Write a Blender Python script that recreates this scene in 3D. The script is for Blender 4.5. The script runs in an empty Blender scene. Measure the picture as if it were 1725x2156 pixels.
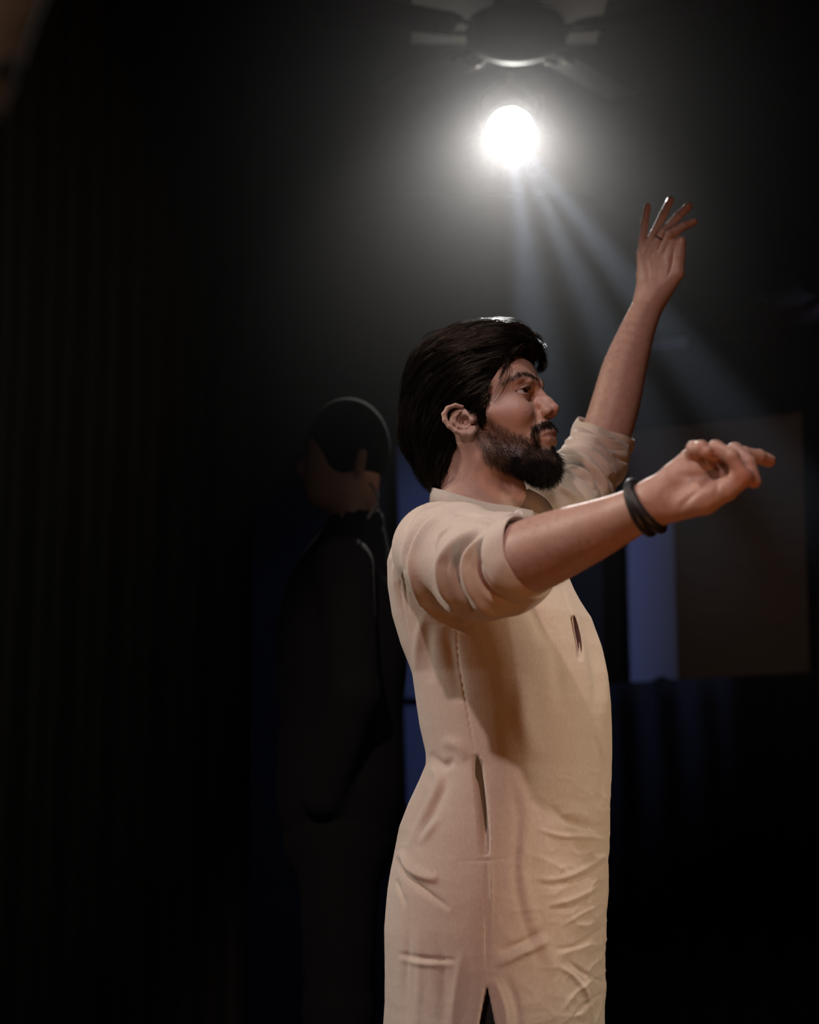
import bpy, math, random
import numpy as np
from mathutils import Vector, Matrix, noise

random.seed(3)
RNG = np.random.default_rng(11)
SC = bpy.context.scene
COL = SC.collection

# ---------------------------------------------------------------- camera
W, H, FPX = 1725.0, 2156.0, 3640.0
CAM = np.array([0.0, -2.6, 1.15])
PITCH = math.radians(8.0)
cam_d = bpy.data.cameras.new('camera')
cam_d.sensor_fit = 'VERTICAL'; cam_d.sensor_height = 36.0
cam_d.lens = 36.0 * FPX / H
cam_d.clip_start = 0.05; cam_d.clip_end = 60
cam_o = bpy.data.objects.new('camera', cam_d); COL.objects.link(cam_o)
cam_o.location = CAM; cam_o.rotation_euler = (math.pi / 2 + PITCH, 0, 0)
cam_d.dof.use_dof = True
cam_d.dof.focus_distance = 2.56
cam_d.dof.aperture_fstop = 3.4
cam_d.dof.aperture_blades = 9
SC.camera = cam_o
CP, SP = math.cos(PITCH), math.sin(PITCH)

def at(px, py, Y=0.0):
    """point of the plane y = Y seen at photograph pixel (px, py)"""
    a, b = (px - W / 2) / FPX, (H / 2 - py) / FPX
    d = np.array([a, CP - b * SP, SP + b * CP])
    return CAM + d * ((Y - CAM[1]) / d[1])

def proj(P):
    q = P - CAM
    dep = q[:, 1] * CP + q[:, 2] * SP
    up = -q[:, 1] * SP + q[:, 2] * CP
    return W / 2 + FPX * q[:, 0] / dep, H / 2 - FPX * up / dep

# ---------------------------------------------------------------- world, light, exposure
world = bpy.data.worlds.new('world'); SC.world = world
world.use_nodes = True
world.node_tree.nodes['Background'].inputs[0].default_value = (0.75, 0.78, 0.85, 1)
world.node_tree.nodes['Background'].inputs[1].default_value = 0.018
SC.view_settings.view_transform = 'Standard'
SC.view_settings.look = 'None'
SC.view_settings.exposure = 0.0
SC.view_settings.gamma = 1.0
SC.view_settings.use_curve_mapping = False
SC.cycles.max_bounces = 6
SC.cycles.volume_bounces = 0
SC.cycles.sample_clamp_indirect = 4.0

def spot(name, loc, target, watts, color, cone, blend=0.3, radius=0.05):
    d = bpy.data.lights.new(name, 'SPOT')
    d.energy = watts; d.color = color; d.spot_size = math.radians(cone); d.spot_blend = blend
    d.shadow_soft_size = radius
    o = bpy.data.objects.new(name, d); COL.objects.link(o)
    o.location = loc
    o.rotation_euler = (Vector(target) - Vector(loc)).to_track_quat('-Z', 'Y').to_euler()
    return o

CHEST = (0.12, 0.0, 1.3)
spot('front_light', (-0.75, -2.7, 3.5), (0.15, 0.0, 1.36), 160, (1.0, 0.74, 0.71), 32, 0.6, 0.05)
spot('top_fill', (0.0, -1.0, 3.65), (0.08, -0.25, 1.4), 62, (1.0, 0.90, 0.87), 30, 0.5, 0.06)  # added overhead to brighten the sleeve tops
spot('side_light', (3.1, -0.6, 2.3), (0.1, 0.0, 0.98), 190, (1.0, 0.80, 0.58), 22, 0.5, 0.05)
spot('footlight', (0.6, -2.0, 0.12), (0.25, -0.3, 1.35), 30, (1.0, 0.36, 0.12), 36, 0.6, 0.10)
spot('blue_wash', (2.6, 3.0, 3.0), (0.6, 4.9, 1.7), 88, (0.36, 0.46, 1.0), 42, 0.6, 0.2)
spot('board_fill', (1.25, 2.9, 2.2), (1.8, 5.0, 2.05), 9, (1.0, 0.78, 0.66), 74, 0.8, 0.3)  # added to light the brown board, no fixture there
spot('side_back_light', (-2.9, 0.4, 3.2), (0.05, 0.0, 1.55), 260, (1.0, 0.86, 0.74), 26, 0.4, 0.04)

spot('curtain_fill', (-1.4, -2.2, 3.4), (-2.5, 2.1, 1.8), 85, (1.0, 0.95, 0.86), 58, 1.0, 0.1)  # added fill to lift the dark left curtain
spot('drape_fill', (-1.3, -2.6, 2.7), (-0.24, -1.75, 1.54), 80, (1.0, 0.72, 0.5), 40, 0.8, 0.05)  # added fill so the corner drape reads brown

# ---------------------------------------------------------------- materials
def mat(name, color, rough=0.7, metal=0.0, **kw):
    m = bpy.data.materials.new(name); m.use_nodes = True
    b = m.node_tree.nodes['Principled BSDF']
    b.inputs['Base Color'].default_value = (*color, 1)
    b.inputs['Roughness'].default_value = rough
    b.inputs['Metallic'].default_value = metal
    for k, v in kw.items():
        b.inputs[k].default_value = v
    return m

def noise_bump(m, scale, dist, strength=0.6, detail=4.0, stretch=(1, 1, 1), prev=None):
    nt = m.node_tree; N = nt.nodes; L = nt.links
    tc = N.new('ShaderNodeTexCoord'); mp = N.new('ShaderNodeMapping'); nz = N.new('ShaderNodeTexNoise')
    bp = N.new('ShaderNodeBump')
    mp.inputs['Scale'].default_value = stretch
    nz.inputs['Scale'].default_value = scale; nz.inputs['Detail'].default_value = detail
    bp.inputs['Distance'].default_value = dist; bp.inputs['Strength'].default_value = strength
    L.new(tc.outputs['Object'], mp.inputs[0]); L.new(mp.outputs[0], nz.inputs['Vector'])
    L.new(nz.outputs[0], bp.inputs['Height'])
    if prev: L.new(prev.outputs[0], bp.inputs['Normal'])
    L.new(bp.outputs[0], N['Principled BSDF'].inputs['Normal'])
    return bp

def noise_color(m, scale, c1, c2, stretch=(1, 1, 1), detail=4.0):
    nt = m.node_tree; N = nt.nodes; L = nt.links
    tc = N.new('ShaderNodeTexCoord'); mp = N.new('ShaderNodeMapping'); nz = N.new('ShaderNodeTexNoise')
    cr = N.new('ShaderNodeValToRGB')
    mp.inputs['Scale'].default_value = stretch
    nz.inputs['Scale'].default_value = scale; nz.inputs['Detail'].default_value = detail
    cr.color_ramp.elements[0].position = 0.3; cr.color_ramp.elements[1].position = 0.7
    cr.color_ramp.elements[0].color = (*c1, 1); cr.color_ramp.elements[1].color = (*c2, 1)
    L.new(tc.outputs['Object'], mp.inputs[0]); L.new(mp.outputs[0], nz.inputs['Vector'])
    L.new(nz.outputs[0], cr.inputs[0]); L.new(cr.outputs[0], N['Principled BSDF'].inputs['Base Color'])

def wave_bump(m, scale, dist, direction, prev=None, distort=1.5):
    nt = m.node_tree; N = nt.nodes; L = nt.links
    tc = N.new('ShaderNodeTexCoord'); wv = N.new('ShaderNodeTexWave'); bp = N.new('ShaderNodeBump')
    wv.bands_direction = direction
    wv.inputs['Scale'].default_value = scale; wv.inputs['Distortion'].default_value = distort
    wv.inputs['Detail Scale'].default_value = 3.0
    bp.inputs['Distance'].default_value = dist; bp.inputs['Strength'].default_value = 0.5
    L.new(tc.outputs['Object'], wv.inputs['Vector']); L.new(wv.outputs[0], bp.inputs['Height'])
    if prev: L.new(prev.outputs[0], bp.inputs['Normal'])
    L.new(bp.outputs[0], N['Principled BSDF'].inputs['Normal'])
    return bp

M_LINEN = mat('beige_linen', (0.60, 0.49, 0.375), 0.9, 0.0)
M_LINEN.node_tree.nodes['Principled BSDF'].inputs['Sheen Weight'].default_value = 0.25
noise_color(M_LINEN, 330, (0.555, 0.47, 0.395), (0.62, 0.53, 0.45), (1, 1, 0.5))
_b = noise_bump(M_LINEN, 30, 0.003, 0.2, 5.0, (0.6, 0.6, 1.0))
_b = noise_bump(M_LINEN, 700, 0.0004, 0.5, 2.0, (1, 1, 0.6), _b)
M_COLLAR = mat('undyed_collar_linen', (0.42, 0.37, 0.33), 0.9)
noise_bump(M_COLLAR, 90, 0.003, 0.5, 5.0)
M_THREAD = mat('seam_thread', (0.42, 0.33, 0.25), 0.9)
M_LINING = mat('pocket_lining', (0.13, 0.095, 0.05), 0.95)

M_SKIN = mat('skin', (0.4, 0.22, 0.15), 0.52)
_n = M_SKIN.node_tree.nodes; _l = M_SKIN.node_tree.links
_at = _n.new('ShaderNodeAttribute'); _at.attribute_name = 'tone'
_nz = _n.new('ShaderNodeTexNoise'); _nz.inputs['Scale'].default_value = 70; _nz.inputs['Detail'].default_value = 5
_tc = _n.new('ShaderNodeTexCoord'); _l.new(_tc.outputs['Object'], _nz.inputs['Vector'])
_mr = _n.new('ShaderNodeMapRange'); _mr.inputs['To Min'].default_value = 0.86; _mr.inputs['To Max'].default_value = 1.12
_l.new(_nz.outputs[0], _mr.inputs['Value'])
_mx = _n.new('ShaderNodeVectorMath'); _mx.operation = 'SCALE'
_l.new(_at.outputs['Color'], _mx.inputs[0]); _l.new(_mr.outputs[0], _mx.inputs['Scale'])
_l.new(_mx.outputs[0], _n['Principled BSDF'].inputs['Base Color'])
_n['Principled BSDF'].inputs['Subsurface Weight'].default_value = 0.12
_n['Principled BSDF'].inputs['Subsurface Radius'].default_value = (0.012, 0.005, 0.003)
_n['Principled BSDF'].inputs['Subsurface Scale'].default_value = 0.4
noise_bump(M_SKIN, 420, 0.0008, 0.5, 3.0)

M_HAIR = mat('black_hair', (0.007, 0.0055, 0.0045), 0.33)
M_HAIR.node_tree.nodes['Principled BSDF'].inputs['Specular IOR Level'].default_value = 0.38
M_HAIR.node_tree.nodes['Principled BSDF'].inputs['Specular Tint'].default_value = (1.0, 0.82, 0.66, 1)
M_HAIRCORE = mat('hair_under_layer', (0.005, 0.004, 0.0035), 0.95)
M_HAIRCORE.node_tree.nodes['Principled BSDF'].inputs['Specular IOR Level'].default_value = 0.05
M_BEARD = mat('beard_hair', (0.009, 0.007, 0.006), 0.5)
M_BEARD.node_tree.nodes['Principled BSDF'].inputs['Specular IOR Level'].default_value = 0.18
M_ARMHAIR = mat('arm_hair', (0.05, 0.03, 0.02), 0.45)
M_EYE = mat('eye_white', (0.40, 0.34, 0.34), 0.2)
M_IRIS = mat('iris', (0.018, 0.009, 0.006), 0.12)
M_NAIL = mat('fingernail', (0.50, 0.31, 0.27), 0.28)
M_BAND = mat('black_rubber_band', (0.012, 0.011, 0.012), 0.55)
M_BUTTON = mat('white_button', (0.78, 0.78, 0.82), 0.35)
M_RING = mat('dark_ring', (0.03, 0.028, 0.03), 0.3, 1.0)
M_TROUSER = mat('dark_trouser', (0.01, 0.01, 0.012), 0.9)
M_SHOE = mat('dark_leather', (0.012, 0.01, 0.01), 0.4)

# ---------------------------------------------------------------- object helpers
def link_mesh(name, verts, faces, m, parent=None, smooth=True, tone=None):
    me = bpy.data.meshes.new(name)
    verts = np.asarray(verts, dtype=np.float32)
    if isinstance(faces, np.ndarray):
        n, k = faces.shape
        me.vertices.add(len(verts)); me.vertices.foreach_set('co', verts.ravel())
        me.loops.add(n * k); me.loops.foreach_set('vertex_index', faces.astype(np.int32).ravel())
        me.polygons.add(n); me.polygons.foreach_set('loop_start', np.arange(0, n * k, k, dtype=np.int32))
        me.update(calc_edges=True); me.validate()
    else:
        me.from_pydata([tuple(map(float, v)) for v in verts], [], faces); me.update()
    if smooth:
        me.polygons.foreach_set('use_smooth', np.ones(len(me.polygons), dtype=bool))
    if m: me.materials.append(m)
    if tone is not None:
        a = me.color_attributes.new('tone', 'FLOAT_COLOR', 'POINT')
        c = np.ones((len(verts), 4), dtype=np.float32); c[:, :3] = tone
        a.data.foreach_set('color', c.ravel())
    o = bpy.data.objects.new(name, me); COL.objects.link(o)
    if parent: o.parent = parent
    return o

def empty(name, loc=(0, 0, 0)):
    o = bpy.data.objects.new(name, None); COL.objects.link(o); o.location = loc
    o.empty_display_size = 0.1
    return o

def part_world(o, parent):
    """parent o keeping its world-space vertices"""
    o.parent = parent
    o.matrix_parent_inverse = Matrix.Translation(-Vector(parent.location)) if parent else Matrix()
    return o

def tag(o, label=None, cat=None, group=None, kind=None):
    if label: o['label'] = label
    if cat: o['category'] = cat
    if group: o['group'] = group
    if kind: o['kind'] = kind
    return o

class MB:
    """collects simple solids into one mesh"""
    def __init__(s): s.v = []; s.f = []
    def box(s, a, b, M=None):
        n = len(s.v)
        for z in (a[2], b[2]):
            for x, y in ((a[0], a[1]), (b[0], a[1]), (b[0], b[1]), (a[0], b[1])):
                p = Vector((x, y, z)); s.v.append(tuple(M @ p) if M else tuple(p))
        s.f += [tuple(n + i for i in q) for q in ((3, 2, 1, 0), (4, 5, 6, 7), (0, 1, 5, 4), (1, 2, 6, 5), (2, 3, 7, 6), (3, 0, 4, 7))]
        return s
    def lathe(s, prof, seg=32, M=None, cap=True):
        n = len(s.v)
        for r, z in prof:
            for k in range(seg):
                t = 2 * math.pi * k / seg; p = Vector((r * math.cos(t), r * math.sin(t), z))
                s.v.append(tuple(M @ p) if M else tuple(p))
        for i in range(len(prof) - 1):
            for k in range(seg):
                k2 = (k + 1) % seg
                s.f.append((n + i * seg + k, n + i * seg + k2, n + (i + 1) * seg + k2, n + (i + 1) * seg + k))
        if cap:
            s.f.append(tuple(n + k for k in reversed(range(seg))))
            s.f.append(tuple(n + (len(prof) - 1) * seg + k for k in range(seg)))
        return s
    def tube(s, pts, rad, seg=10):
        pts = [Vector(p) for p in pts]; n = len(s.v)
        rads = rad if isinstance(rad, (list, tuple)) else [rad] * len(pts)
        for i, p in enumerate(pts):
            t = (pts[min(i + 1, len(pts) - 1)] - pts[max(i - 1, 0)]).normalized()
            u = t.orthogonal().normalized() if i == 0 else (u - u.dot(t) * t).normalized()
            w = t.cross(u)
            for k in range(seg):
                a = 2 * math.pi * k / seg
                s.v.append(tuple(p + rads[i] * (math.cos(a) * u + math.sin(a) * w)))
        for i in range(len(pts) - 1):
            for k in range(seg):
                k2 = (k + 1) % seg
                s.f.append((n + i * seg + k, n + i * seg + k2, n + (i + 1) * seg + k2, n + (i + 1) * seg + k))
        s.f.append(tuple(n + k for k in reversed(range(seg))))
        s.f.append(tuple(n + (len(pts) - 1) * seg + k for k in range(seg)))
        return s
    def build(s, name, m, parent=None, smooth=False, bevel=0.0):
        o = link_mesh(name, s.v, s.f, m, parent, smooth)
        if bevel:
            md = o.modifiers.new('bevel', 'BEVEL'); md.width = bevel; md.segments = 2
        return o

# ================================================================= the room
M_BLACKWALL = mat('black_wall_paint', (0.012, 0.012, 0.013), 0.85); noise_bump(M_BLACKWALL, 25, 0.003)
M_CEIL = mat('dark_ceiling_paint', (0.02, 0.02, 0.02), 0.9); noise_bump(M_CEIL, 12, 0.004)
M_PALE = mat('pale_ceiling_board', (0.42, 0.41, 0.38), 0.9); noise_bump(M_PALE, 18, 0.002)
M_FLOOR = mat('dark_stage_floor', (0.03, 0.024, 0.02), 0.45)
noise_color(M_FLOOR, 6, (0.02, 0.016, 0.013), (0.045, 0.034, 0.028), (1, 8, 1))
M_BROWN = mat('brown_board', (0.115, 0.075, 0.062), 0.7); noise_color(M_BROWN, 5, (0.10, 0.066, 0.055), (0.13, 0.085, 0.07), (1, 1, 6))
M_BLUE = mat('pale_blue_panel', (0.26, 0.30, 0.42), 0.8); noise_bump(M_BLUE, 40, 0.001)
M_CURT = mat('black_stage_curtain', (0.020, 0.019, 0.016), 0.95); noise_bump(M_CURT, 60, 0.002)
M_SERGE = mat('black_serge_masking', (0.006, 0.006, 0.007), 0.95); noise_bump(M_SERGE, 60, 0.002)
M_FAN = mat('dark_brown_fan_enamel', (0.035, 0.022, 0.018), 0.7)
M_FAN.node_tree.nodes['Principled BSDF'].inputs['Specular IOR Level'].default_value = 0.12
M_FANTRIM = mat('brass_fan_screw', (0.75, 0.62, 0.45), 0.2, 1.0)
M_BLADE = mat('dark_fan_blade', (0.030, 0.020, 0.016), 0.5); noise_color(M_BLADE, 8, (0.022, 0.015, 0.012), (0.04, 0.026, 0.02), (1, 9, 1))
M_LAMP = mat('black_lamp_housing', (0.015, 0.015, 0.016), 0.45, 0.3)
M_DRAPE = mat('brown_drape', (0.085, 0.055, 0.042), 0.9); noise_bump(M_DRAPE, 50, 0.002)
M_SUIT = mat('black_jacket', (0.003, 0.003, 0.0035), 0.95)
M_PIPING = mat('grey_collar_piping', (0.35, 0.36, 0.34), 0.7)
M_LENS = bpy.data.materials.new('lit_lamp_lens'); M_LENS.use_nodes = True
_b = M_LENS.node_tree.nodes['Principled BSDF']
_b.inputs['Base Color'].default_value = (1, 1, 1, 1); _b.inputs['Emission Color'].default_value = (1.0, 0.98, 0.94, 1)
_b.inputs['Emission Strength'].default_value = 3

XL, XR, YF, YB, ZC = -3.4, 3.6, -4.2, 5.06, 3.7
def struct(name, mb, m, **k):
    o = mb.build(name, m, None, **k); o['kind'] = 'structure'; return o
struct('floor', MB().box((XL - .1, YF - .1, -.1), (XR + .1, YB + .1, 0)), M_FLOOR)
struct('ceiling', MB().box((XL - .1, YF - .1, ZC), (XR + .1, YB + .1, ZC + .1)), M_CEIL)
struct('wall_left', MB().box((XL - .1, YF, 0), (XL, YB, ZC)), M_BLACKWALL)
struct('wall_right', MB().box((XR, YF, 0), (XR + .1, YB, ZC)), M_BLACKWALL)
struct('wall_back', MB().box((XL, YB, 0), (XR, YB + .1, ZC)), M_BLACKWALL)
struct('wall_front', MB().box((XL, YF - .1, 0), (XR, YF, ZC)), M_BLACKWALL)

def quad_slab(name, corners, m, thick=.03, parent=None):
    """corners: four (px, py, Y), clockwise from top left"""
    a = [Vector(at(*c)) for c in corners]; n = (a[1] - a[0]).cross(a[3] - a[0]).normalized()
    if n.y < 0: n = -n
    V = [tuple(p) for p in a] + [tuple(p + n * thick) for p in a]
    Fc = [(0, 1, 2, 3), (7, 6, 5, 4), (0, 4, 5, 1), (1, 5, 6, 2), (2, 6, 7, 3), (3, 7, 4, 0)]
    o = link_mesh(name, V, Fc, m, parent, False)
    md = o.modifiers.new('bevel', 'BEVEL'); md.width = .004; md.segments = 2
    return o

# pale board added above the near fan, standing in for lamplit ceiling
FX, FY, FZ = *at(1090, 60, 2.5)[:2], at(1090, 60, 2.5)[2]
cb = struct('trim_1', MB().box((FX - .33, FY - .9, ZC - .05), (FX + .33, FY + .75, ZC - .002)), M_PALE, bevel=.005)

# brown backdrop board, standing on black masking, with a pale blue panel in front of its left edge
brown = quad_slab('backdrop_board', [(1320, 909, 5.0), (1689, 868, 4.9), (1708, 1440, 4.9), (1330, 1470, 5.0)], M_BROWN, .05)
tag(brown, 'dark brown backdrop board on the rear wall behind the outstretched hand', 'board')
blue = quad_slab('wall_panel', [(1318, 1060, 4.94), (1417, 1060, 4.92), (1428, 1440, 4.92), (1328, 1450, 4.94)], M_BLUE, .03)
tag(blue, 'narrow blue-lit panel in front of the brown board, below the wristband', 'panel')
bl2 = quad_slab('wall_panel', [(834, 938, 5.02), (1010, 938, 5.02), (1010, 1470, 5.02), (852, 1470, 5.02)], M_BLUE, .03)
tag(bl2, 'upper blue-lit panel directly behind the dancer\'s back', 'panel')
bl3 = quad_slab('wall_panel', [(850, 1486, 5.02), (1010, 1486, 5.02), (1010, 1700, 5.02), (856, 1700, 5.02)], M_BLUE, .03)
tag(bl3, 'lower blue-lit panel behind the dancer\'s waist', 'panel')

# black masking flat below the boards: a cloth wall with a folded top edge
def cloth_wall(name, x0, x1, y, z0, ztop, m, depth=.035, waves=9, n=120, phase=0.0):
    V = []; Fc = []; rows = 14
    for j in range(rows + 1):
        for i in range(n + 1):
            u = i / n; x = x0 + (x1 - x0) * u
            zt = ztop(u) if callable(ztop) else ztop
            z = z0 + (zt - z0) * j / rows
            V.append((x, y + depth * math.sin(u * waves * 6.283 + phase + .5 * math.sin(j * .5)) * (1 - .3 * j / rows), z))
    for j in range(rows):
        for i in range(n):
            a = j * (n + 1) + i; Fc.append((a, a + 1, a + n + 2, a + n + 1))
    o = link_mesh(name, V, Fc, m, None, True)
    md = o.modifiers.new('thick', 'SOLIDIFY'); md.thickness = .008
    return o
mx0, mx1 = at(1275, 1440, 4.6)[0], at(1712, 1440, 4.6)[0]; mz = at(1330, 1440, 4.6)[2]
mk = cloth_wall('masking_curtain', mx0, mx1, 4.6, .01, lambda u: mz + .05 * u + .02 * math.exp(-((u - .27) / .03) ** 2), M_SERGE, .03, 5)
tag(mk, 'black cloth screen below the brown board and the right blue panel', 'screen')
lc = cloth_wall('stage_curtain', at(-260, 1900, 2.1)[0], at(522, 1900, 2.1)[0], 2.1, .02, 3.62, M_CURT, .035, 8)
tag(lc, 'tall black stage curtain filling the left side of the stage', 'curtain')
rc = cloth_wall('stage_curtain', at(1745, 1100, 4.2)[0], at(2100, 1100, 4.2)[0], 4.2, .02, 3.62, M_SERGE, .05, 5)
tag(rc, 'black stage curtain at the right edge beside the brown board', 'curtain')

# narrow pale blue lintel high behind the raised forearm
ln = quad_slab('crossbar', [(1366, 716, 4.6), (1448, 708, 4.6), (1448, 728, 4.6), (1366, 737, 4.6)], M_BLUE, .05)
rod = MB(); rod.tube([at(1350, 728, 4.66), at(1700, 700, 4.66), at(1800, 690, 4.66)], .018, 10)
cbr = rod.build('curtain_rail', M_LAMP, None, True)
tag(cbr, 'dark rail with a pale blue end plate behind the raised forearm', 'rail')
ln.parent = cbr; ln.name = 'end_plate'

# ---------------------------------------------------------------- ceiling fans
def make_fan(loc, label, blades, rod_top, tilt=0.0):
    t = empty('ceiling_fan', loc); tag(t, label, 'fan', 'ceiling fans')
    m = MB(); m.lathe([(.02, .17), (.048, .165), (.060, .13), (.085, .075), (.115, .050), (.150, .036), (.160, .0), (.154, -.024), (.135, -.040), (.11, -.054), (.075, -.066), (.04, -.073), (.01, -.075)], 48)
    m.build('motor_housing', M_FAN, t, True)
    rd = MB(); rd.tube([(0, 0, .09), (0, 0, rod_top)], .011, 14); rd.build('downrod', M_FAN, t, True)
    cn = MB(); cn.lathe([(.016, rod_top - .07), (.03, rod_top - .06), (.055, rod_top - .02), (.06, rod_top - .002)], 28); cn.build('canopy', M_FAN, t, True)
    for a in blades:
        R_ = Matrix.Rotation(math.radians(a), 4, 'Z') @ Matrix.Rotation(math.radians(9), 4, 'X')
        V = []; Fc = []
        prof = [(.20, .050), (.24, .062), (.34, .066), (.50, .070), (.60, .069), (.645, .058), (.66, .035)]
        for x, w in prof:
            for yy, zz in ((-w, -.003), (w, -.003), (w, .003), (-w, .003)): V.append(tuple(R_ @ Vector((x, yy, zz))))
        for i in range(len(prof) - 1):
            for k in range(4):
                k2 = (k + 1) % 4; Fc.append((i * 4 + k, i * 4 + k2, (i + 1) * 4 + k2, (i + 1) * 4 + k))
        Fc += [(3, 2, 1, 0), tuple(len(V) - 4 + k for k in range(4))]
        b = link_mesh('blade', V, Fc, M_BLADE, t, False)
        for s in (-1, 1):
            br = MB(); br.tube([R_ @ Vector((.13, s * .012, .0)), R_ @ Vector((.17, s * .03, -.006)), R_ @ Vector((.215, s * .038, -.008)), R_ @ Vector((.27, s * .030, -.008))], .008, 8)
            br.build('bracket', M_FAN, b, True)
            sc_ = MB(); sc_.lathe([(.0065, 0), (.0065, -.003), (.003, -.0055), (.0005, -.006)], 12, R_ @ Matrix.Translation((.228, s * .034, -.014)))
            sc_.build('screw', M_FANTRIM, b, True)
    return t
f1 = at(1088, 72, 2.5)
make_fan(f1, 'dark ceiling fan directly above the bright lamp', (200, -20, 128, 52), ZC - .05 - f1[2])
f2 = at(1650, 655, 4.0)
make_fan(f2, 'small distant ceiling fan on a long rod at the right', (-60, 12, 84, 156, -132), ZC - f2[2])

# ---------------------------------------------------------------- stage lamps
def make_lamp(loc, aim, label, R=.09, lit=True):
    t = empty('stage_lamp', loc); tag(t, label, 'lamp', 'stage lamps')
    q = (Vector(aim) - Vector(loc)).to_track_quat('Z', 'Y').to_matrix().to_4x4()
    m = MB(); m.lathe([(R * .35, -.30), (R * .8, -.27), (R * 1.05, -.20), (R * 1.12, 0), (R * 1.18, .012), (R * 1.18, .03), (R * 1.04, .03), (R * 1.02, .004)], 40, q)
    m.build('housing', M_LAMP, t, True)
    l = MB(); l.lathe([(R * 1.02, .0), (R * .8, .010), (R * .4, .018), (.001, .020)], 40, q); l.build('lens', M_LENS if lit else M_FAN, t, True)
    y = MB(); side = q @ Vector((1, 0, 0)); side.z = 0; side.normalize()
    top = Vector((0, .06, .26))
    c = Vector((0, 0, 0)) + q.to_3x3() @ Vector((0, 0, -.13))
    y.tube([c - side * R * 1.22, c - side * R * 1.25 + Vector((0, 0, .14)), c + Vector((0, 0, .22)), c + side * R * 1.25 + Vector((0, 0, .14)), c + side * R * 1.22], .009, 8)
    y.build('yoke', M_LAMP, t, True)
    r = MB(); r.tube([c + Vector((0, 0, .21)), c + Vector((0, 0, ZC - loc[2] - c.z))], .012, 10); r.build('hanging_rod', M_LAMP, t, True)
    return t
LP = at(1075, 276, 3.5)
make_lamp(LP, (CAM[0] + .1, CAM[1], 1.5), 'bright white stage lamp shining from under the ceiling fan')
spare = at(1648, 22, 3.0)
make_lamp(spare, (0.3, -1.0, 1.5), 'unlit stage lamp in the upper right corner', .085, False)
Lo = Vector(LP) + (Vector((0.1, -2.6, 1.5)) - Vector(LP)).normalized() * .05
spot('stage_lamp_beam', Lo, (0.15, 0.0, 1.45), 190, (1.0, 0.97, 0.93), 24, 0.35, .04)
spot('stage_lamp_spill', Lo, (0.15, -1.0, 1.45), 130, (1.0, 0.97, 0.93), 52, 1.0, .04)
spot('ceiling_fill', (FX, 4.4, 2.9), (FX, 3.0, ZC), 12, (1.0, 0.95, 0.86), 36, 0.8, .1)  # added to light the pale board from below
# extra narrow spots added at the lamp, drawing its flare-like streaks in the haze
for (x, y, Y), w in (((1560, 900, 1.2), 2900), ((1400, 980, 1.2), 2300), ((1135, 760, 1.4), 1600)):
    spot('streak_spot', Lo, at(x, y, Y), w, (.62, .78, 1.0), 3.8, 1.0, .01)

# haze in the rear half of the stage
hz = MB().box((XL + .02, 0.75, .02), (XR - .02, YB - .02, ZC - .06)).build('haze', None)
mh = bpy.data.materials.new('stage_haze'); mh.use_nodes = True; nt = mh.node_tree
nt.nodes.remove(nt.nodes['Principled BSDF']); vs = nt.nodes.new('ShaderNodeVolumeScatter')
vs.inputs['Density'].default_value = .0095; vs.inputs['Anisotropy'].default_value = .85
nt.links.new(vs.outputs[0], nt.nodes['Material Output'].inputs['Volume'])
hz.data.materials.append(mh)
tag(hz, 'thin stage haze glowing round the lamp at the back', 'haze', kind='stuff')

# brown drape and black rod end at the upper left, close to the camera
dv = []; df = []
for j in range(13):
    v = j / 12
    for i in range(25):
        u = i / 24
        xr = 118 - 118 * v ** .9
        p = at(-170 + (170 + xr) * u, -60 + 330 * v, -1.75 + .002 * math.sin(u * 7)); dv.append(tuple(p))
for j in range(12):
    for i in range(24):
        a = j * 25 + i; df.append((a, a + 1, a + 26, a + 25))
dr_ = link_mesh('drape', dv, df, M_DRAPE, None, True)
md = dr_.modifiers.new('thick', 'SOLIDIFY'); md.thickness = .006
tag(dr_, 'blurred brown drape hanging in the upper left corner', 'drape')
fr = MB(); c = at(12, 145, -1.80)
fr.tube([at(-300, 175, -1.80), at(-6, 150, -1.80)], .003, 12)
rr = fr.build('curtain_rod', M_SERGE, None, True); tag(rr, 'black rod end crossing the brown drape at the left edge', 'rod')
fn = MB(); fn.lathe([(.001, -.006), (.005, -.004), (.0062, 0), (.005, .004), (.001, .006)], 20, Matrix.Translation(Vector(c)) @ Matrix.Rotation(1.5, 4, 'Y'))
fo = fn.build('finial', M_SERGE, rr, True)
# ================================================================= implicit modelling engine
F = np.float32
def A(*v): return np.array(v, dtype=F)
def smin(a, b, k):
    h = np.maximum(k - np.abs(a - b), 0) / k
    return np.minimum(a, b) - h * h * k * F(0.25)
def smax(a, b, k): return -smin(-a, -b, k)
def sphere(P, c, r): return np.sqrt(((P - A(*c)) ** 2).sum(1)) - F(r)
def ell(P, c, s):
    s = A(*s); q = P - A(*c)
    k0 = np.sqrt(((q / s) ** 2).sum(1)); k1 = np.sqrt(((q / (s * s)) ** 2).sum(1))
    return np.where(k1 < 1e-6, -s.min(), k0 * (k0 - 1) / np.maximum(k1, 1e-6)).astype(F)
def cone(P, a, b, ra, rb):
    """capsule whose radius runs from ra to rb"""
    a = A(*a); b = A(*b); d = b - a
    h = np.clip(((P - a) @ d) / max(float(d @ d), 1e-12), 0, 1)
    return np.sqrt(((P - a - h[:, None] * d) ** 2).sum(1)) - (F(ra) + (F(rb) - F(ra)) * h)
def chain(P, pts, rad, k=0.004):
    f = None
    for i in range(len(pts) - 1):
        g = cone(P, pts[i], pts[i + 1], rad[i], rad[i + 1])
        f = g if f is None else smin(f, g, k)
    return f
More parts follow.
